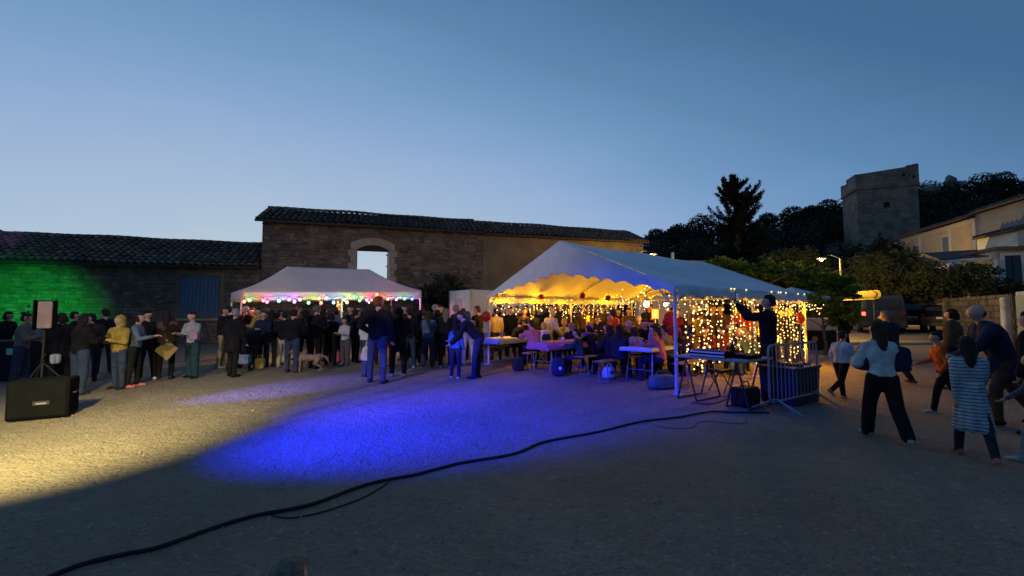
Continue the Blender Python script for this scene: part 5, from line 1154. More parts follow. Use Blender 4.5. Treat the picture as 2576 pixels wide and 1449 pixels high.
person('long-haired person with red-lit face at the back of the small tent', 906, 14.4, 1.66, 175, 'stand', 'brown', 'black', 'long', 'brown', 'slim', girl=True)
person('woman with dark hair, white top and blue jeans carrying a white tote', 921, 10.2, 1.56, -40, 'stand2', 'white', 'denim', 'bob', 'black', 'slim', shoes='char', girl=True)
person('big red-haired man in black top and blue jeans, back turned, centre', 951, 9.2, 1.82, -8, 'hips', 'black', 'denim', 'short', 'red', 'jacket', shoes='navy', fat=1.12)
person('broad person in a black hooded coat right of the red-haired man', 1003, 10.15, 1.58, 12, 'hold', 'black', 'black', 'hood', 'black', 'coat', shoes='silver', hatc='black', fat=1.22)
person('person in black jacket and blue jeans behind the hooded coat', 1031, 11.6, 1.58, 20, 'stand', 'black', 'denim', 'short', 'black', 'jacket', shoes='silver')
person('dark-haired person with one pale shoe left of the denim jacket', 1052, 12.3, 1.54, -20, 'stand2', 'black', 'black', 'curly', 'black', 'jacket', shoes='cream')
person('woman with brown hair in a denim jacket and jeans, back turned', 1078, 11.9, 1.52, 5, 'cross', 'paledenim', 'denim', 'long', 'brown', 'jacket', 'wide', girl=True)
person('tall man in a grey jacket behind the denim jacket', 1094, 13.4, 1.72, -35, 'stand', 'char', 'black', 'short', 'grey', 'jacket')
person('reddish-haired person just behind the denim jacket, left side', 1064, 13.6, 1.6, 10, 'stand', 'brown', 'black', 'bob', 'auburn', 'slim', girl=True)
person('woman with long ash-blond hair in a black coat, back turned', 1122, 11.6, 1.58, 4, 'hold', 'black', 'black', 'long', 'ash', 'coat', shoes='silver', girl=True)
person('grey-haired man in a dark jacket before the white trailer', 1146, 12.6, 1.70, -55, 'stand', 'char', 'black', 'short', 'grey', 'jacket')
person('child in a blue jumper and white trainers holding a hand, back turned', 1147, 9.8, 1.28, -18, 'stand', 'blue', 'navy', 'long', 'black', 'slim', shoes='white', girl=True)
person('person in black with a white pattern bending down to the child in blue', 1206, 9.85, 1.66, 86, 'bend', 'black', 'navy', 'short', 'brown', 'jacket', shoes='navy')
person('person in cream trousers and pale top hidden by the bending one', 1178, 12.2, 1.5, 15, 'hold', 'silver', 'cream', 'short', 'brown', 'jacket', shoes='cream', girl=True)
person('reddish-haired man between the trailer and the dark red balloon', 1203, 12.6, 1.66, 60, 'stand', 'black', 'black', 'short', 'auburn', 'jacket')
person('dark figure in the gap left of the trailer', 1110, 14.6, 1.72, 160, 'stand', 'black', 'black', 'short', 'black', 'coat')
# --- big tent, left
person('person in a checked shirt behind the dark red balloon', 1248, 13.6, 1.60, 15, 'stand', 'beige', 'char', 'short', 'black', 'slim')
person('person in black jacket over a white shirt standing under the left fringe', 1285, 14.4, 1.66, 170, 'stand2', 'black', 'black', 'short', 'black', 'jacket')
person('long-haired person in black standing left under the fringe', 1266, 15.2, 1.66, 150, 'stand', 'char', 'black', 'long', 'black', 'slim', girl=True)
person('person in black hunched at the near end of the long white table', 1290, 12.8, 1.6, -70, 'sit2', 'black', 'black', 'short', 'black', 'jacket', z=0)
person('person in a rust top standing by the long white table', 1318, 14.0, 1.62, 190, 'hold', 'brown', 'black', 'long', 'auburn', 'slim', girl=True)
person('person in a black coat standing behind the rose jumper', 1340, 13.9, 1.55, 20, 'stand', 'black', 'black', 'short', 'black', 'coat')
person('person in a rose jumper leaning over the white table, back to us', 1347, 11.1, 1.58, 22, 'sit2', 'rose', 'black', 'short', 'brown', 'jacket', z=0)
person('white-haired man in a pale pink coat leaning over the table', 1376, 13.0, 1.62, -50, 'stoop', 'cream', 'tan', 'short', 'white', 'coat')
person('woman with fair hair in a white jumper seated behind the rose jumper', 1370, 12.5, 1.5, 5, 'sit', 'white', 'black', 'bob', 'blond', 'jacket', z=0, girl=True)
person('fair-haired woman with a yellow scarf facing us at the white table', 1419, 13.6, 1.6, 172, 'sit', 'cream', 'black', 'beanie', 'blond', 'jacket', z=0, girl=True, hatc='yellow')
person('tall man with an orange scarf standing behind the yellow scarf', 1409, 15.3, 1.80, 175, 'stand', 'black', 'black', 'short', 'black', 'jacket')
person('dark standing figure near the tent centre pole', 1432, 14.8, 1.66, -160, 'stand2', 'char', 'black', 'short', 'brown', 'coat')
person('boy in a teal jumper with blue shoes seated at the plum table', 1462, 10.35, 1.38, 66, 'sit', 'teal', 'navy', 'short', 'black', 'slim', z=0, shoes='blue')
person('person in black seated right of the boy in teal, back to us', 1500, 10.7, 1.44, 40, 'sit2', 'black', 'black', 'bob', 'black', 'jacket', z=0, shoes='blue', girl=True)
person('person with a pinkish hood seated across the plum table', 1485, 12.3, 1.5, 160, 'sit', 'purple', 'black', 'hood', 'brown', 'slim', z=0, hatc='lilac')
person('child in a black top standing at the middle of the tent', 1502, 13.5, 1.36, 175, 'hold', 'black', 'black', 'short', 'auburn', 'slim')
person('woman in a long orange-red coat standing with a pink balloon', 1541, 12.5, 1.58, -70, 'stand2', 'orange', 'red', 'curly', 'brown', 'coat', girl=True)
person('person in brown standing far back under the fringe', 1478, 15.8, 1.68, 165, 'stand', 'brown', 'black', 'long', 'brown', 'slim', girl=True)
person('woman with black hair in a dark grey jumper left of the bottle table', 1556, 9.55, 1.52, -20, 'sitarm', 'char', 'black', 'long', 'black', 'jacket', z=0, shoes='navy', girl=True)
person('white-haired man seated behind the dark grey jumper', 1580, 11.0, 1.6, 170, 'sit', 'char', 'black', 'short', 'white', 'slim', z=0)
person('curly-haired woman in a pale blouse behind the bottles', 1600, 10.4, 1.42, 10, 'sit', 'cream', 'black', 'curly', 'brown', 'slim', z=0, girl=True)
person('man with brown hair and black jacket facing us behind the bottles', 1620, 11.2, 1.66, 168, 'sit', 'black', 'black', 'short', 'brown', 'jacket', z=0)
person('brown-haired person seated right of the black jacket', 1640, 11.8, 1.62, 150, 'sit', 'olive', 'black', 'bob', 'brown', 'slim', z=0, girl=True)
person('fair-haired child far back near the lit sign', 1607, 13.6, 1.36, 170, 'stand', 'char', 'black', 'short', 'blond', 'slim')
person('person in brown seated below the lit sign', 1655, 11.2, 1.52, 140, 'sit', 'brown', 'black', 'short', 'brown', 'slim', z=0)
person('person in ochre seated under the lit sign, further back', 1662, 12.6, 1.52, 190, 'sit', 'beige', 'black', 'bob', 'brown', 'slim', z=0, girl=True)
person('woman in a coral jumper with a long ponytail seated at the right pole', 1660, 9.3, 1.54, 52, 'sit', 'coral', 'navy', 'pony', 'brown', 'jacket', z=0, girl=True)
person('person in a beige jacket seated just behind the coral jumper', 1683, 9.95, 1.50, 40, 'sit', 'beige', 'brown', 'short', 'brown', 'jacket', z=0)
# --- behind the right curtain
person('person in red standing just left of the front right pole', 1692, 10.9, 1.6, 150, 'stand', 'red', 'black', 'short', 'brown', 'jacket')
for args in [('dark-haired person seated right of the front right pole', 1729, 10.2, 1.5, 30, 'sit', 'brown', 'black', 'long', 'black'), ('person in yellow leaning right behind the curtain', 1760, 11.9, 1.56, -60, 'stand2', 'yellow', 'brown', 'short', 'brown'),
             ('person in a plum top seated low behind the curtain', 1773, 10.4, 1.46, 150, 'sit', 'burg', 'black', 'short', 'auburn'), ('person in a black top seated at the cream table', 1795, 10.9, 1.5, 60, 'sit2', 'black', 'black', 'bob', 'brown'),
             ('tall dark standing person behind the mixer', 1812, 12.6, 1.70, 170, 'stand', 'brown', 'black', 'short', 'black'), ('person with pale face seated straight above the mixer', 1834, 11.0, 1.55, 165, 'situp', 'olive', 'black', 'long', 'brown'),
             ('person in a bright red top standing behind the raised phone', 1862, 12.0, 1.66, 150, 'hold', 'red', 'black', 'short', 'black'), ('person with glasses seated below the raised phone', 1868, 10.5, 1.48, 100, 'sit', 'char', 'black', 'short', 'black'),
             ('person in a long pale green dress near the sound desk', 1884, 9.9, 1.42, 30, 'sit', 'green', 'green', 'long', 'blond'), ('dark figure right of the raised-phone man inside the tent', 1985, 12.2, 1.66, 120, 'stand', 'black', 'black', 'short', 'black'),
             ('person in dark clothes at the right rear pole', 2000, 13.2, 1.62, 60, 'stand2', 'char', 'black', 'bob', 'brown'), ('person in brown far back on the right side of the tent', 1745, 14.2, 1.72, 170, 'stand', 'brown', 'black', 'short', 'black')]:
    person(*args[:10], z=0 if args[5].startswith('sit') else None)
dj, djm, djh = person('man in black filming the tent with a raised phone beside the sound desk', 1928, 7.85, 1.80, 52, 'phone', 'black', 'black', 'short', 'black', 'jacket', shoes='cream', fat=1.1)
ph = empty('phone', tuple((djh[0]+djh[1])/2), R(30), 'phone held up by the man in black at the sound desk', 'phone'); MB().bev((0, 0, .10), (.10, .012, .19), .006).build('body', m_cab, ph); MB().box((0, -.007, .10), (.075, .002, .155)).build('screen', EM('phone_screen', (.25, .3, .38), .25), ph)
# --- right side
person('man in a dark jacket with a pale badge, left of the two far talkers', 2098, 17.5, 1.62, -50, 'cup', 'black', 'black', 'short', 'brown', 'jacket', fat=1.1)
person('bearded man in black, right of the two far talkers', 2122, 17.0, 1.64, 40, 'hold', 'black', 'black', 'short', 'black', 'coat', fat=1.3)
person('child in a burgundy waistcoat with white sleeves walking right', 2109, 7.45, 1.19, -70, 'walk2', 'white', 'black', 'short', 'brown', 'slim', shoes='silver')
person('man in a dark jacket walking behind the girl in white', 2232, 9.2, 1.53, 12, 'walk', 'char', 'black', 'short', 'ash', 'coat', fat=1.3)
g1, g1m, g1h = person('long-haired girl in white puffy sleeves and wide black trousers walking away', 2210, 5.15, 1.40, -14, 'walk3', 'white', 'black', 'long', 'brown', 'puff', 'wide', shoes='silver', girl=True, fat=1.05)
person('dark-haired person in dark brown behind the patterned dress', 2395, 8.4, 1.55, 30, 'stand', 'brown', 'black', 'bob', 'black', 'coat')
person('child with an orange sleeve striding left behind the patterned dress', 2364, 6.5, 1.22, 62, 'walk2', 'orange', 'black', 'short', 'black', 'slim', shoes='white')
m_seq = bpy.data.materials.new('banded_pale_fabric'); m_seq.use_nodes = True; t_ = m_seq.node_tree; b_ = t_.nodes['Principled BSDF']; tcx = t_.nodes.new('ShaderNodeTexCoord'); wv = t_.nodes.new('ShaderNodeTexWave'); wv.bands_direction = 'Z'; wv.inputs['Scale'].default_value = 6.5; wv.inputs['Distortion'].default_value = 2.5; wv.inputs['Detail'].default_value = 3
vr = t_.nodes.new('ShaderNodeTexVoronoi'); vr.inputs['Scale'].default_value = 17; rp = t_.nodes.new('ShaderNodeValToRGB'); e = rp.color_ramp.elements; e[0].position = .35; e[0].color = (.04, .06, .12, 1); e[1].position = .6; e[1].color = (.32, .42, .48, 1)
t_.links.new(tcx.outputs['Object'], wv.inputs[0]); t_.links.new(tcx.outputs['Object'], vr.inputs[0]); t_.links.new(wv.outputs['Fac'], rp.inputs[0]); mxx = t_.nodes.new('ShaderNodeMixRGB'); mxx.blend_type = 'MIX'; mxx.inputs[0].default_value = .3
hs_ = t_.nodes.new('ShaderNodeHueSaturation'); hs_.inputs['Saturation'].default_value = .6; hs_.inputs['Value'].default_value = .5; t_.links.new(vr.outputs['Color'], hs_.inputs['Color']); t_.links.new(rp.outputs[0], mxx.inputs[1]); t_.links.new(hs_.outputs[0], mxx.inputs[2]); t_.links.new(mxx.outputs[0], b_.inputs['Base Color']); b_.inputs['Roughness'].default_value = .5
gd_, gdm, gdh = person('girl in a long banded teal and purple dress on the right', 2430, 4.5, 1.25, -30, 'walk', 'silver', 'char', 'long', 'black', 'slim', 'dress', shoes='rose', girl=True, fat=.98)
gd_.material_slots[1].material = m_seq
_o, _m, oldh = person('balding man in a dark coat stooping to the left, far right', 2516, 5.85, 1.66, 66, 'stoop', 'navy', 'brown', 'ring', 'auburn', 'coat', shoes='black', fat=1.12)
person('person cut off by the right edge of the frame', 2592, 5.3, 1.5, 30, 'stand', 'black', 'black', 'short', 'black', 'coat')
person('child in pale trousers cut off at the lower right corner', 2596, 4.35, 1.1, 40, 'walk', 'paledenim', 'silver', 'short', 'brown', 'slim', shoes='white')
person('small child in front of the camera, only the top of the head showing', 742, 1.16, .846, 12, 'stand', 'char', 'navy', 'short', 'ash', 'jacket')

# fillers that the photograph shows as dark heads between the others
for u, Y, h, f, ps, tp, bt, hs_, hc_, lab in [
 (577, 12.6, 1.66, 30, 'stand', 'black', 'black', 'short', 'black', 'dark head between the tan trousers and the grey-haired person in black'),
 (640, 13.8, 1.62, 160, 'hold', 'red', 'black', 'bob', 'brown', 'person in red at the back of the small tent, beside the yellow jacket'),
 (684, 12.0, 1.55, 20, 'stand2', 'char', 'brown', 'long', 'black', 'dark skirted figure right of the crossed arms under the small tent'),
 (752, 13.6, 1.64, 165, 'stand', 'brown', 'black', 'bob', 'auburn', 'red-lit face at the back of the small tent above the dog'),
 (814, 13.2, 1.60, -20, 'stand', 'black', 'black', 'curly', 'black', 'dark curly head right of the grey woolly hat'),
 (834, 12.2, 1.45, 15, 'hold', 'black', 'black', 'bob', 'black', 'short person in black in front of the lilac-pink jacket'),
 (897, 12.9, 1.56, -30, 'stand', 'black', 'black', 'short', 'black', 'dark back between the forehead lit green and the white top'),
 (938, 12.4, 1.64, 20, 'stand', 'black', 'navy', 'curly', 'brown', 'dark figure hidden behind the shoulder of the big red-haired man'),
 (978, 11.8, 1.66, -15, 'stand', 'black', 'black', 'short', 'brown', 'dark figure between the red-haired man and the hooded coat'),
 (1018, 13.4, 1.70, 165, 'stand', 'char', 'black', 'short', 'brown', 'man facing us behind the hooded coat at the right tent leg'),
 (1044, 14.2, 1.66, 10, 'stand', 'black', 'black', 'bob', 'black', 'dark head just outside the right leg of the small tent'),
 (1100, 12.4, 1.55, -10, 'stand', 'black', 'black', 'bob', 'black', 'dark figure between the denim jacket and the ash-blond hair'),
 (1166, 13.6, 1.60, 30, 'stand', 'lilac', 'black', 'bob', 'brown', 'person in lilac behind the child in blue'),
 (268, 10.6, 1.56, 60, 'stand', 'black', 'black', 'short', 'black', 'dark figure in the gap left of the yellow hooded top'),
 (188, 10.2, 1.5, -40, 'stand', 'black', 'black', 'short', 'black', 'dark figure just behind the long-haired back at the left'),
 (18, 10.9, 1.5, -80, 'hold', 'black', 'black', 'bob', 'black', 'dark person behind the black stall table at the left edge')]:
    person(lab, u, Y, h, f, ps, tp, bt, hs_, hc_, 'jacket')
for u, Y, tp, f in [(1256, 16.6, 'black', 160), (1300, 16.2, 'brown', 175), (1325, 15.6, 'black', 150), (1355, 16.4, 'char', 190), (1384, 15.6, 'black', 170), (1448, 16.6, 'black', 165), (1463, 15.2, 'brown', 200), (1494, 16.8, 'black', 160), (1516, 15.6, 'char', 175), (1555, 15.8, 'black', 170), (1580, 15.4, 'brown', 185), (1632, 15.0, 'black', 165),
                    (1705, 13.6, 'black', 150), (1752, 13.2, 'brown', 170), (1790, 13.6, 'char', 190), (1850, 13.8, 'black', 160), (1900, 13.4, 'brown', 175), (1945, 13.8, 'black', 200), (1965, 12.9, 'char', 165)]:
    person('dark standing figure in the packed crowd at the back of the big tent', u, Y, random.uniform(1.55, 1.78), f, random.choice(('stand', 'stand2', 'hold', 'cup')), tp, 'black', random.choice(('short', 'bob', 'long', 'curly')), random.choice(('black', 'brown')), 'jacket', group='crowd standing at the back of the big tent')
for u, Y, tp, f, sd_ in [(1392, 13.2, 'char', 20, 0), (1440, 12.2, 'black', 30, 0), (1525, 11.4, 'brown', 160, 0), (1536, 10.2, 'char', 30, 0), (1590, 12.4, 'black', 160, 0), (1715, 11.4, 'black', 150, 0), (1742, 9.7, 'brown', 40, 0), (1818, 10.4, 'burg', 40, 0), (1851, 11.4, 'black', 160, 0)]:
    person('seated person in the packed rows of the big tent, mostly hidden', u, Y, 1.5, f, random.choice(('sit', 'sit2', 'situp')), tp, 'black', random.choice(('short', 'bob', 'long', 'curly')), random.choice(('black', 'brown', 'brown', 'ash')), 'jacket', z=0, group='people seated in the middle of the big tent')

# ------------------------------------------------------------------ things held, worn or standing by people
def bag(name, loc, d, rz, mat, lab, cat='bag', strap=True, taper=.8):
    o = empty(name, loc, rz, lab, cat); mb = MB(); bm = bmesh.new(); bmesh.ops.create_cube(bm, size=1); bmesh.ops.subdivide_edges(bm, edges=bm.edges[:], cuts=4, use_grid_fill=True)
    for v in bm.verts:
        n_ = v.co.normalized(); k = .72+.28*(max(abs(v.co.x), abs(v.co.y), abs(v.co.z))/v.co.length*.5 if v.co.length else 1)
        q = v.co.lerp(n_*.5, .55); zz = q.z+.5; tp = 1-(1-taper)*zz; w_ = 1+.10*noise.noise(q*5+Vector((d[0]*7, rz, 0))); v.co = Vector((q.x*d[0]*tp*w_, q.y*d[1]*tp*w_, zz*d[2]))
    bm.verts.index_update(); mb.add([v.co for v in bm.verts], [[v.index for v in f.verts] for f in bm.faces]); bm.free(); mb.build('body', mat, o, smooth=True)
    if strap: MB().tube([(-d[0]*.25, 0, d[2]*.9), (-d[0]*.15, 0, d[2]*1.2), (d[0]*.15, 0, d[2]*1.2), (d[0]*.25, 0, d[2]*.9)], .011, 6).build('handle', mat, o)
    return o
q = P(148, 915, 8.35); bag('paper_bag', tuple(q), (.14, .1, .2), .3, m_white, 'small white paper bag held low by the dark coat near the speaker', strap=False, taper=1.15)
q = P(425, 925, 9.45); o = MB().bev((0, 0, 0), (.34, .02, .34), .005).build('cardboard', M('brown_cardboard', (.30, .20, .07), var=.1), None, loc=P(424, 879, 9.4)); o.rotation_euler = (0, .7, .1); tag(o, 'diamond-tilted piece of brown cardboard held by the person in brown', 'cardboard')
q = P(491, 855, 9.65); bag('belt_bag', tuple(q), (.2, .1, .2), .1, fab('lilac', FAB['lilac']), 'pale pouch worn in front by the young person in a white tee', strap=False)
q = P(925, 915-40, 9.85); tb = bag('tote_bag', (q.x, 9.85, hz(905, 9.85)-.02), (.30, .10, .34), .2, fab('white', FAB['white']), 'white tote bag hanging from the shoulder of the woman in jeans', strap=False, taper=.6); MB().tube([(-.03, 0, .28), (.03, -.02, .62), (.06, 0, .28)], .018, 6).build('handle', fab('white', FAB['white']), tb)
q = P(1175, 823, 11.6); bag('carrier_bag', (q.x, 11.6, q.z), (.26, .2, .36), .2, fab('paledenim', FAB['paledenim']), 'pale blue bag carried between the child in blue and the bending one')
q = G(1304, 932); bag('backpack', (q.x, q.y, 0), (.34, .26, .36), .4, m_blk, 'black backpack standing on the gravel before the long white table', 'backpack')
q = G(1404, 945); bp2 = bag('backpack', (q.x, q.y, 0), (.36, .26, .46), .2, fab('navy', FAB['navy']), 'navy backpack with a white round badge under the plum-covered table', 'backpack'); MB().lathe((0, -.13, .2), [(.04, -.012), (.04, .01)], 12, axis='Y').build('badge', m_white, bp2)
q = G(1530, 950); cb = bag('carrier_bag', (q.x, q.y, 0), (.34, .26, .27), .5, m_white, 'white plastic carrier bag on the ground left of the bottle table', taper=.7); MB().bev((0, -.12, .15), (.14, .03, .06), .01).build('print', M('green_print', (.05, .2, .1)), cb)
q = G(1664, 975); db = bag('duffel_bag', (q.x, q.y, 0), (.72, .36, .28), .25, M('grey_green_canvas', (.16, .17, .13), var=.2, bump=.5, bs=12), 'large grey-green duffel bag lying at the front right pole', taper=.75); MB().tube([(.3, -.1, .12), (.42, -.12, .03), (.5, -.1, .02)], .018, 6).build('strap', m_rib, db)
bag('backpack', tuple(P(848, 912, 12.3)), (.30, .2, .34), 0, fab('rose', FAB['rose']), 'pink backpack hanging behind the dog', 'backpack')
q = G(658, 928); pb = bag('paper_bag', (q.x, q.y, 0), (.26, .16, .30), .3, M('kraft_paper', (.34, .26, .09), var=.15, bump=.4, bs=20), 'ochre paper bag on the ground right of the pushchair', taper=1.1)
bag('shoulder_bag', tuple(P(2214, 935, 5.25)), (.62, .3, .34), -.2, fab('navy', FAB['navy']), 'big dark bag slung at the hip of the girl in white sleeves', taper=.85)
# hanging coat / white shirt tail of the girl, held cap of the man
o = MB().ball((0, 0, 0), (.11, .06, .04), 12).build('crumpled_cloth', fab('silver', FAB['silver']), None, smooth=True, loc=oldh[0]); o.rotation_euler = (.2, .5, .3); tag(o, 'crumpled pale cloth held out by the stooping bald man', 'cloth')
# pushchair
q = G(640, 925); pu = empty('pushchair', (q.x, 11.3, 0), .1, 'black pushchair with a silver-blue panel, left under the small tent', 'pushchair')
hb = MB(); prof = []
for i in range(9):
    a = PI*i/8; 
    for j in range(7): hb.v.append((.28*(-1+2*j/6), -.05-.26*math.cos(a)*1.0, .72+.30*math.sin(a)))
hb.f = [(i*7+j, i*7+j+1, (i+1)*7+j+1, (i+1)*7+j) for i in range(8) for j in range(6)]; hb.m = [0]*len(hb.f); hb.add([hb.v[i*7] for i in range(9)], [tuple(range(9))]); hb.add([hb.v[i*7+6] for i in range(9)], [tuple(range(8, -1, -1))]); hb.build('hood', m_blk, pu)
MB().bev((0, -.02, .58), (.54, .62, .26), .06).build('seat', m_blk, pu); MB().bev((0, -.30, .30), (.56, .04, .24), .03).build('front_panel', M('silver_blue_fabric', (.25, .36, .46), var=.2, vs=5), pu); MB().bev((0, 0, .27), (.5, .5, .18), .05).build('basket', m_blk, pu)
for x in (-.27, .27):
    for y in (-.28, .3): w_ = MB().lathe((x, y, .12), [(.03, -.02), (.12, -.02), (.12, .02), (.03, .02)], 14, axis='X').build('wheel', m_rub, pu); MB().lathe((x, y, .12), [(.01, -.024), (.05, -.024), (.05, .024), (.01, .024)], 10, axis='X').build('hub', m_knob, w_)
    MB().tube([(x, -.28, .12), (x, .0, .5), (x, .36, 1.02)], .014, 6).build('frame', m_dkst, pu)
MB().tube([(-.27, .36, 1.02), (0, .38, 1.05), (.27, .36, 1.02)], .018, 6).build('handle', m_rub, pu)
# dog
def dog():
    pr = [((0, -.20, .40), .105, (0, .02, .40), .10), ((0, .02, .40), .10, (0, .24, .42), .125), ((0, .24, .44), .11, (0, .36, .56), .075), ((0, .36, .56), .075, (0, .42, .62), .07), ((0, .42, .61), .06, (0, .55, .565), .032), ((0, -.22, .43), .09, (0, -.28, .40), .08)]
    for s in (-1, 1):
        pr += [((s*.075, .25, .36), .062, (s*.08, .24, .22), .038), ((s*.08, .24, .22), .036, (s*.08, .25, .05), .026), ((s*.08, .25, .04), .028, (s*.08, .29, .03), .028),
               ((s*.08, -.24, .38), .085, (s*.085, -.17, .24), .05), ((s*.085, -.17, .24), .046, (s*.085, -.31, .15), .028), ((s*.085, -.31, .15), .027, (s*.085, -.29, .04), .024), ((s*.085, -.29, .035), .027, (s*.085, -.25, .03), .027),
               ((s*.05, .41, .66), .025, (s*.075, .385, .60), .014)]
    pr += [((0, -.32, .46), .035, (0, -.44, .40), .04), ((0, -.44, .40), .04, (0, -.50, .28), .02)]
    me = remesh(pr, .014, 2, .012, 'dog_body'); me.polygons.foreach_set('use_smooth', [True]*len(me.polygons)); me.materials.append(M('tan_fur', (.36, .25, .19), alt=(.17, .11, .08), vs=5, var=.3, bump=.7, bs=45)); 
    o = bpy.data.objects.new('dog', me); COL.objects.link(o); q = G(784, 934); o.location = (q.x, q.y, 0); o.rotation_euler = (0, 0, R(100)); o.scale = (.88, .88, .88); tag(o, 'tan shaggy dog standing side on between the people at the small tent', 'dog')
    MB().tube([(.075*math.cos(k*PI/6), .36+.075*math.sin(k*PI/6)*.8, .55+.03*math.sin(k*PI/6)) for k in range(13)], .012, 5).build('collar', m_rub, o); MB().ball((0, .575, .575), .018, 6).build('nose', m_rub, o)
dog()
# table things
m_bot = M('pink_lit_plastic', (.60, .30, .32), rough=.25, spec=.5, trans=.3); m_bot2 = M('clear_plastic', (.55, .50, .50), rough=.2, trans=.4)  # pink light on bottles and cups put into the base colour
def on3(l, w): return Vector((2.86, 8.95, .762)) + Vector((.70, .71, 0)).normalized()*l + Vector((-.71, .70, 0))*w
def bottle(p, s, mat, lab, g='bottles on the right white table'):
    o = empty('bottle', tuple(p), 0, lab, 'bottle', g); MB().lathe((0, 0, 0), [(.044*s, 0), (.046*s, .16*s), (.038*s, .2*s), (.015*s, .25*s), (.014*s, .275*s)], 12).build('body', mat, o, smooth=True); MB().lathe((0, 0, .275*s), [(.017*s, 0), (.017*s, .022*s)], 8).build('cap', m_white, o)
bottle(on3(.28, .12), 1.35, m_bot, 'tall pink-lit bottle, the largest on the bottle table'); bottle(on3(.45, .18), 1.0, m_bot, 'shorter pink-lit bottle behind the tall one'); bottle(on3(.8, .3), 1.1, m_bot2, 'clear bottle further along the bottle table')
def jug(p, r, h, mat, lab, g='cups and jugs on the tables'): o = MB().lathe((0, 0, 0), [(r*.8, 0), (r, h), (r*.93, h), (r*.74, .012)], 14).build('cup', mat, None, loc=p, smooth=True); tag(o, lab, 'cup', g)
jug(on3(.2, .55), .055, .15, m_bot, 'pink-lit jug nearest the left edge of the bottle table'); jug(on3(.38, .42), .05, .13, m_bot2, 'clear jug between the pink-lit jug and the bottles'); jug(on3(.2, .3), .04, .1, m_bot2, 'small clear cup left of the tall pink-lit bottle'); jug(on3(.12, .22), .038, .11, m_bot, 'small pink-lit cup at the near edge of the bottle table')
d1 = Vector((.64, .77, 0)).normalized(); n1 = Vector((-d1.y, d1.x, 0))
def on1(l, w): return Vector((-.36, 12.05, .772)) + d1*l + n1*w
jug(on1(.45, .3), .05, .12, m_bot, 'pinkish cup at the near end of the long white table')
for k, (l, w, a) in enumerate(((1.3, .25, .4), (2.0, .4, .1), (2.7, .3, .7))):
    o = MB().box((0, 0, .004), (.36, .24, .006)).build('paper_sheet', M('orange_paper', (.6, .30, .12), var=.05), None, loc=on1(l, w)); o.rotation_euler.z = a; tag(o, ['first', 'second', 'third'][k]+' orange paper placemat counted from the near end of the white table', 'placemat', 'placemats on the white table')
bx_ = MB().bev((0, 0, .04), (.34, .24, .08), .01).build('cake_box', M('yellow_card', (.6, .45, .12), var=.05), None, loc=on1(2.3, .5)); tag(bx_, 'yellow card box in front of the woman with the yellow scarf', 'box')
e2 = Vector((.775, .632, 0)).normalized(); e2n = Vector((-e2.y, e2.x, 0))
bag('handbag', tuple(Vector((.86, 10.55, .762))+e2*.35+e2n*.4), (.26, .14, .18), .5, m_blk, 'black handbag lying on the near end of the plum table')
jug(Vector((.86, 10.55, .762))+e2*.8+e2n*.25, .05, .08, m_white, 'white bowl on the plum-covered table')
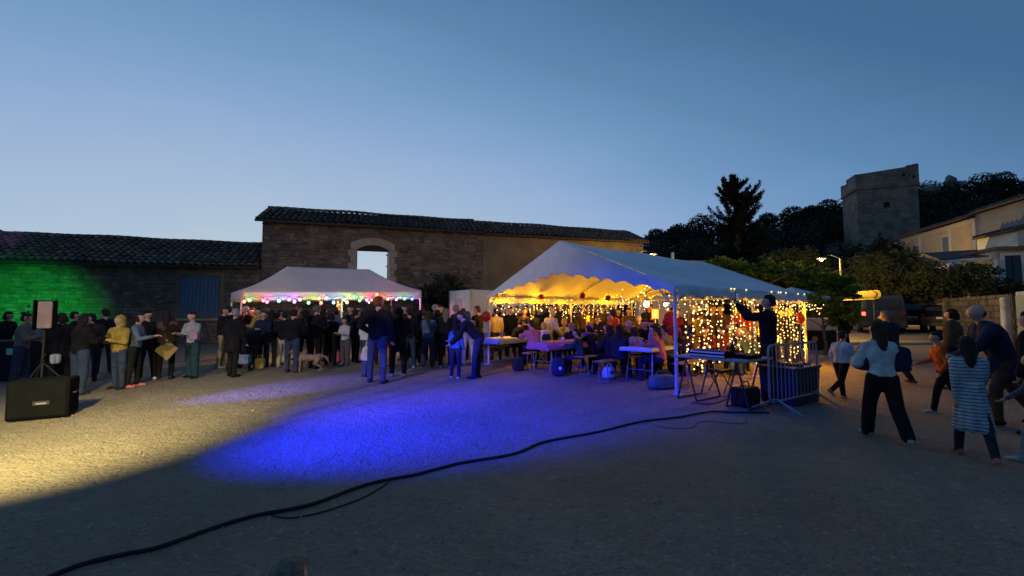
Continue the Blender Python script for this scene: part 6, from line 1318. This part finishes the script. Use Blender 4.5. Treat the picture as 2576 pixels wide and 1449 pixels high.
# ------------------------------------------------------------------ vehicles
m_glass = M('car_glass', (.012, .013, .016), rough=.08, spec=.6, var=0); m_tail = EM('tail_light_on', (1, .02, .01), 5); m_taild = M('tail_light_off', (.18, .01, .01), rough=.3)
def car(name, loc, rz, L, Wd, H, paint, lab, van=False, tail=False, plate=True, cat='car'):
    o = empty(name, loc, rz, lab, cat); h0 = .28
    if van: pf = [(-L/2, h0), (-L/2-.02, 1.0), (-L/2+.05, H-.08), (-L/2+.2, H), (L/2-1.35, H), (L/2-.75, H*.62), (L/2-.08, H*.50), (L/2, h0+.35), (L/2-.05, h0)]
    else: pf = [(-L/2, h0+.1), (-L/2-.03, .85), (-L/2+.12, 1.02), (-L/2+.45, H-.06), (-L/2+.8, H), (L/2-1.9, H), (L/2-1.05, 1.0), (L/2-.15, .88), (L/2, .6), (L/2-.05, h0)]
    n = len(pf); V = []
    for s in (-1, -.93, .93, 1):
        k = .0 if abs(s) < 1 else 1
        for x, z in pf: V.append((x*(1-.015*k), s*Wd/2*(1-(.14 if z > 1.05 else 0)*((z-1.05)/(H-1.05)) if z > 1.05 else 1), z-(.03*k if z > H-.2 else 0)))
    F = [tuple(range(n-1, -1, -1)), tuple(3*n+i for i in range(n))] + [(r_*n+i, r_*n+(i+1) % n, (r_+1)*n+(i+1) % n, (r_+1)*n+i) for r_ in range(3) for i in range(n)]
    MB().add(V, F).build('body', paint, o)
    zw = 1.08; ww = Wd/2+.004
    def win(x0, x1, z0, z1, s): MB().add([(x0, s*(ww-.0), z0), (x1, s*ww, z0), (x1-.12, s*(ww*(1-.12)), z1), (x0+.06, s*(ww*(1-.12)), z1)], [(0, 1, 2, 3) if s < 0 else (3, 2, 1, 0)]).build('window', m_glass, o)
    for s in (-1, 1):
        if van: win(L/2-1.9, L/2-1.0, 1.15, H*.86, s)
        else: win(-L/2+.6, -.1, 1.02, H-.12, s); win(0, L/2-1.35, 1.02, H-.12, s)
        for x in (-L/2+.8, L/2-.85):
            w_ = MB().lathe((x, s*(Wd/2-.08), .33), [(.1, -.10), (.30, -.10), (.33, -.07), (.33, .07), (.30, .10), (.1, .10)], 20, axis='Y').build('wheel', m_rub, o); MB().lathe((x, s*(Wd/2+.015), .33), [(.02, -.01), (.20, -.01), (.20, .012), (.02, .012)], 14, axis='Y').build('rim', m_alu, w_)
        MB().bev((-L/2-.02, s*(Wd/2-.14), .92 if not van else 1.0), (.06, .16, .22 if not van else .20), .05).build('tail_light', m_tail if tail and s > 0 else m_taild, o); MB().bev((L/2-.06, s*(Wd/2-.2), .72), (.08, .3, .16), .03).build('headlight', m_bot2, o)
        MB().bev((L/2-1.2, s*(Wd/2+.1), 1.08), (.12, .2, .14), .03).build('mirror', m_dkst, o)
    MB().bev((-L/2-.01, 0, (H+1.1)/2-.03), (.05, Wd*.72, (H-1.1)*.62), .02).build('rear_window', m_glass, o); MB().bev((-L/2-.04, 0, .48), (.12, Wd*.96, .24), .04).build('bumper', m_dkst, o)
    if plate: MB().bev((-L/2-.045, 0, .80), (.02, .5, .11), .004).build('number_plate', m_white, o)
    MB().bev((L/2-.0, 0, .48), (.1, Wd*.94, .24), .04).build('bumper', m_dkst, o); return o
m_dkp = M('black_car_paint', (.012, .012, .014), rough=.3, spec=.5, coat=.5, var=.05); m_whp = M('white_car_paint', (.60, .61, .60), rough=.3, coat=.4, var=.04); m_gyp = M('slate_van_paint', (.02, .025, .035), rough=.35, coat=.4, var=.05)
def road(u, Y): x = sl(u)*Y; return (x, Y, gz(x, Y))
car('delivery_van', road(2196, 24.5), R(60), 4.6, 1.9, 2.0, m_gyp, 'dark delivery van with one red tail light glowing under the olive tree', van=True, tail=True, cat='van')
car('parked_car', road(2292, 25.5), R(47), 4.4, 1.85, 1.72, m_dkp, 'black car seen from behind with a pale number plate, left of two dark cars'); car('parked_car', road(2372, 24), R(44), 4.3, 1.8, 1.5, m_dkp, 'black car in deep shade, right of two dark cars')
car('parked_van', (7.6, 20.6, gz(7.6, 20.6)), R(20), 5.0, 2.0, 2.25, m_whp, 'white van seen through the back of the big tent', van=True, cat='van')
car('parked_car', (3.4, 21.0, 0), R(160), 4.2, 1.8, 1.5, m_whp, 'white car behind the left side of the big tent')
q = P(2058, 842, 16.9); eb = empty('black_counter', (q.x-.1, 16.9, gz(q.x, 16.9)), -.05, 'black boxy counter with a round pale emblem beyond the right rear pole', 'counter'); MB().bev((0, 0, .36), (1.15, .6, .72), .03).build('body', m_blk, eb); MB().lathe((-.27, -.31, .42), [(.1, -.01), (.1, .012)], 20, axis='Y').build('emblem', m_rib, eb)
f_ = MB()
for k in range(5): a = k*2*PI/5; f_.lathe((-.27+.045*math.cos(a), -.325, .42+.045*math.sin(a)), [(.016, -.002), (.016, .002)], 8, axis='Y')
f_.build('emblem_spots', m_dkst, eb); MB().bev((0, 0, .98), (1.15, .5, .46), .03).build('white_panel', m_white, eb)
# lit awning of the snack stall
aw = empty('lit_awning', tuple(P(2140, 745, 19.5)), .03, 'bright yellow lit awning roll above the dark van', 'awning'); a0, a1 = P(2080, 744, 19.5), P(2202, 741, 19.5)
m_aw = M('yellow_awning_fabric', (.72, .52, .10), var=.12, vs=4, bump=.2, bs=6)
MB().tube([a0.lerp(a1, k/12) for k in range(13)], [.18+.012*math.sin(k*1.3) for k in range(13)], 14).build_w('fabric_roll', m_aw, aw, smooth=True)
MB().tube([a1, a1+Vector((.10, 0, 0))], .205, 12).build_w('end_cap', m_aw, aw); MB().tube([P(2036, 752, 19.5), P(2100, 756, 19.45), P(2200, 752, 19.4)], .03, 6).build_w('front_rail', m_aw, aw)
for u in (2086, 2198): q = P(u, 752, 19.7); MB().tube([(q.x, 19.7, gz(q.x, 19.7)), (q.x, 19.7, q.z)], .03, 8).build_w('post', m_dkst, aw)
light('SPOT', tuple(P(2140, 700, 17.6)), 800, (1, .66, .16), .05, tuple(P(2140, 745, 19.5)), 75, .5)  # added spot to brighten the awning, no visible source
o = empty('added_spot_fitting', tuple(P(2140, 694, 17.5)), 0, 'added spotlight fitting in the leaves, brightening the yellow awning', 'lamp'); MB().lathe((0, 0, 0), [(.04, -.05), (.06, .06), (.02, .08)], 10).build('housing', m_dkst, o); MB().tube([(0, 0, .06), (-.6, .3, .35)], .015, 5).build('bracket', m_dkst, o)
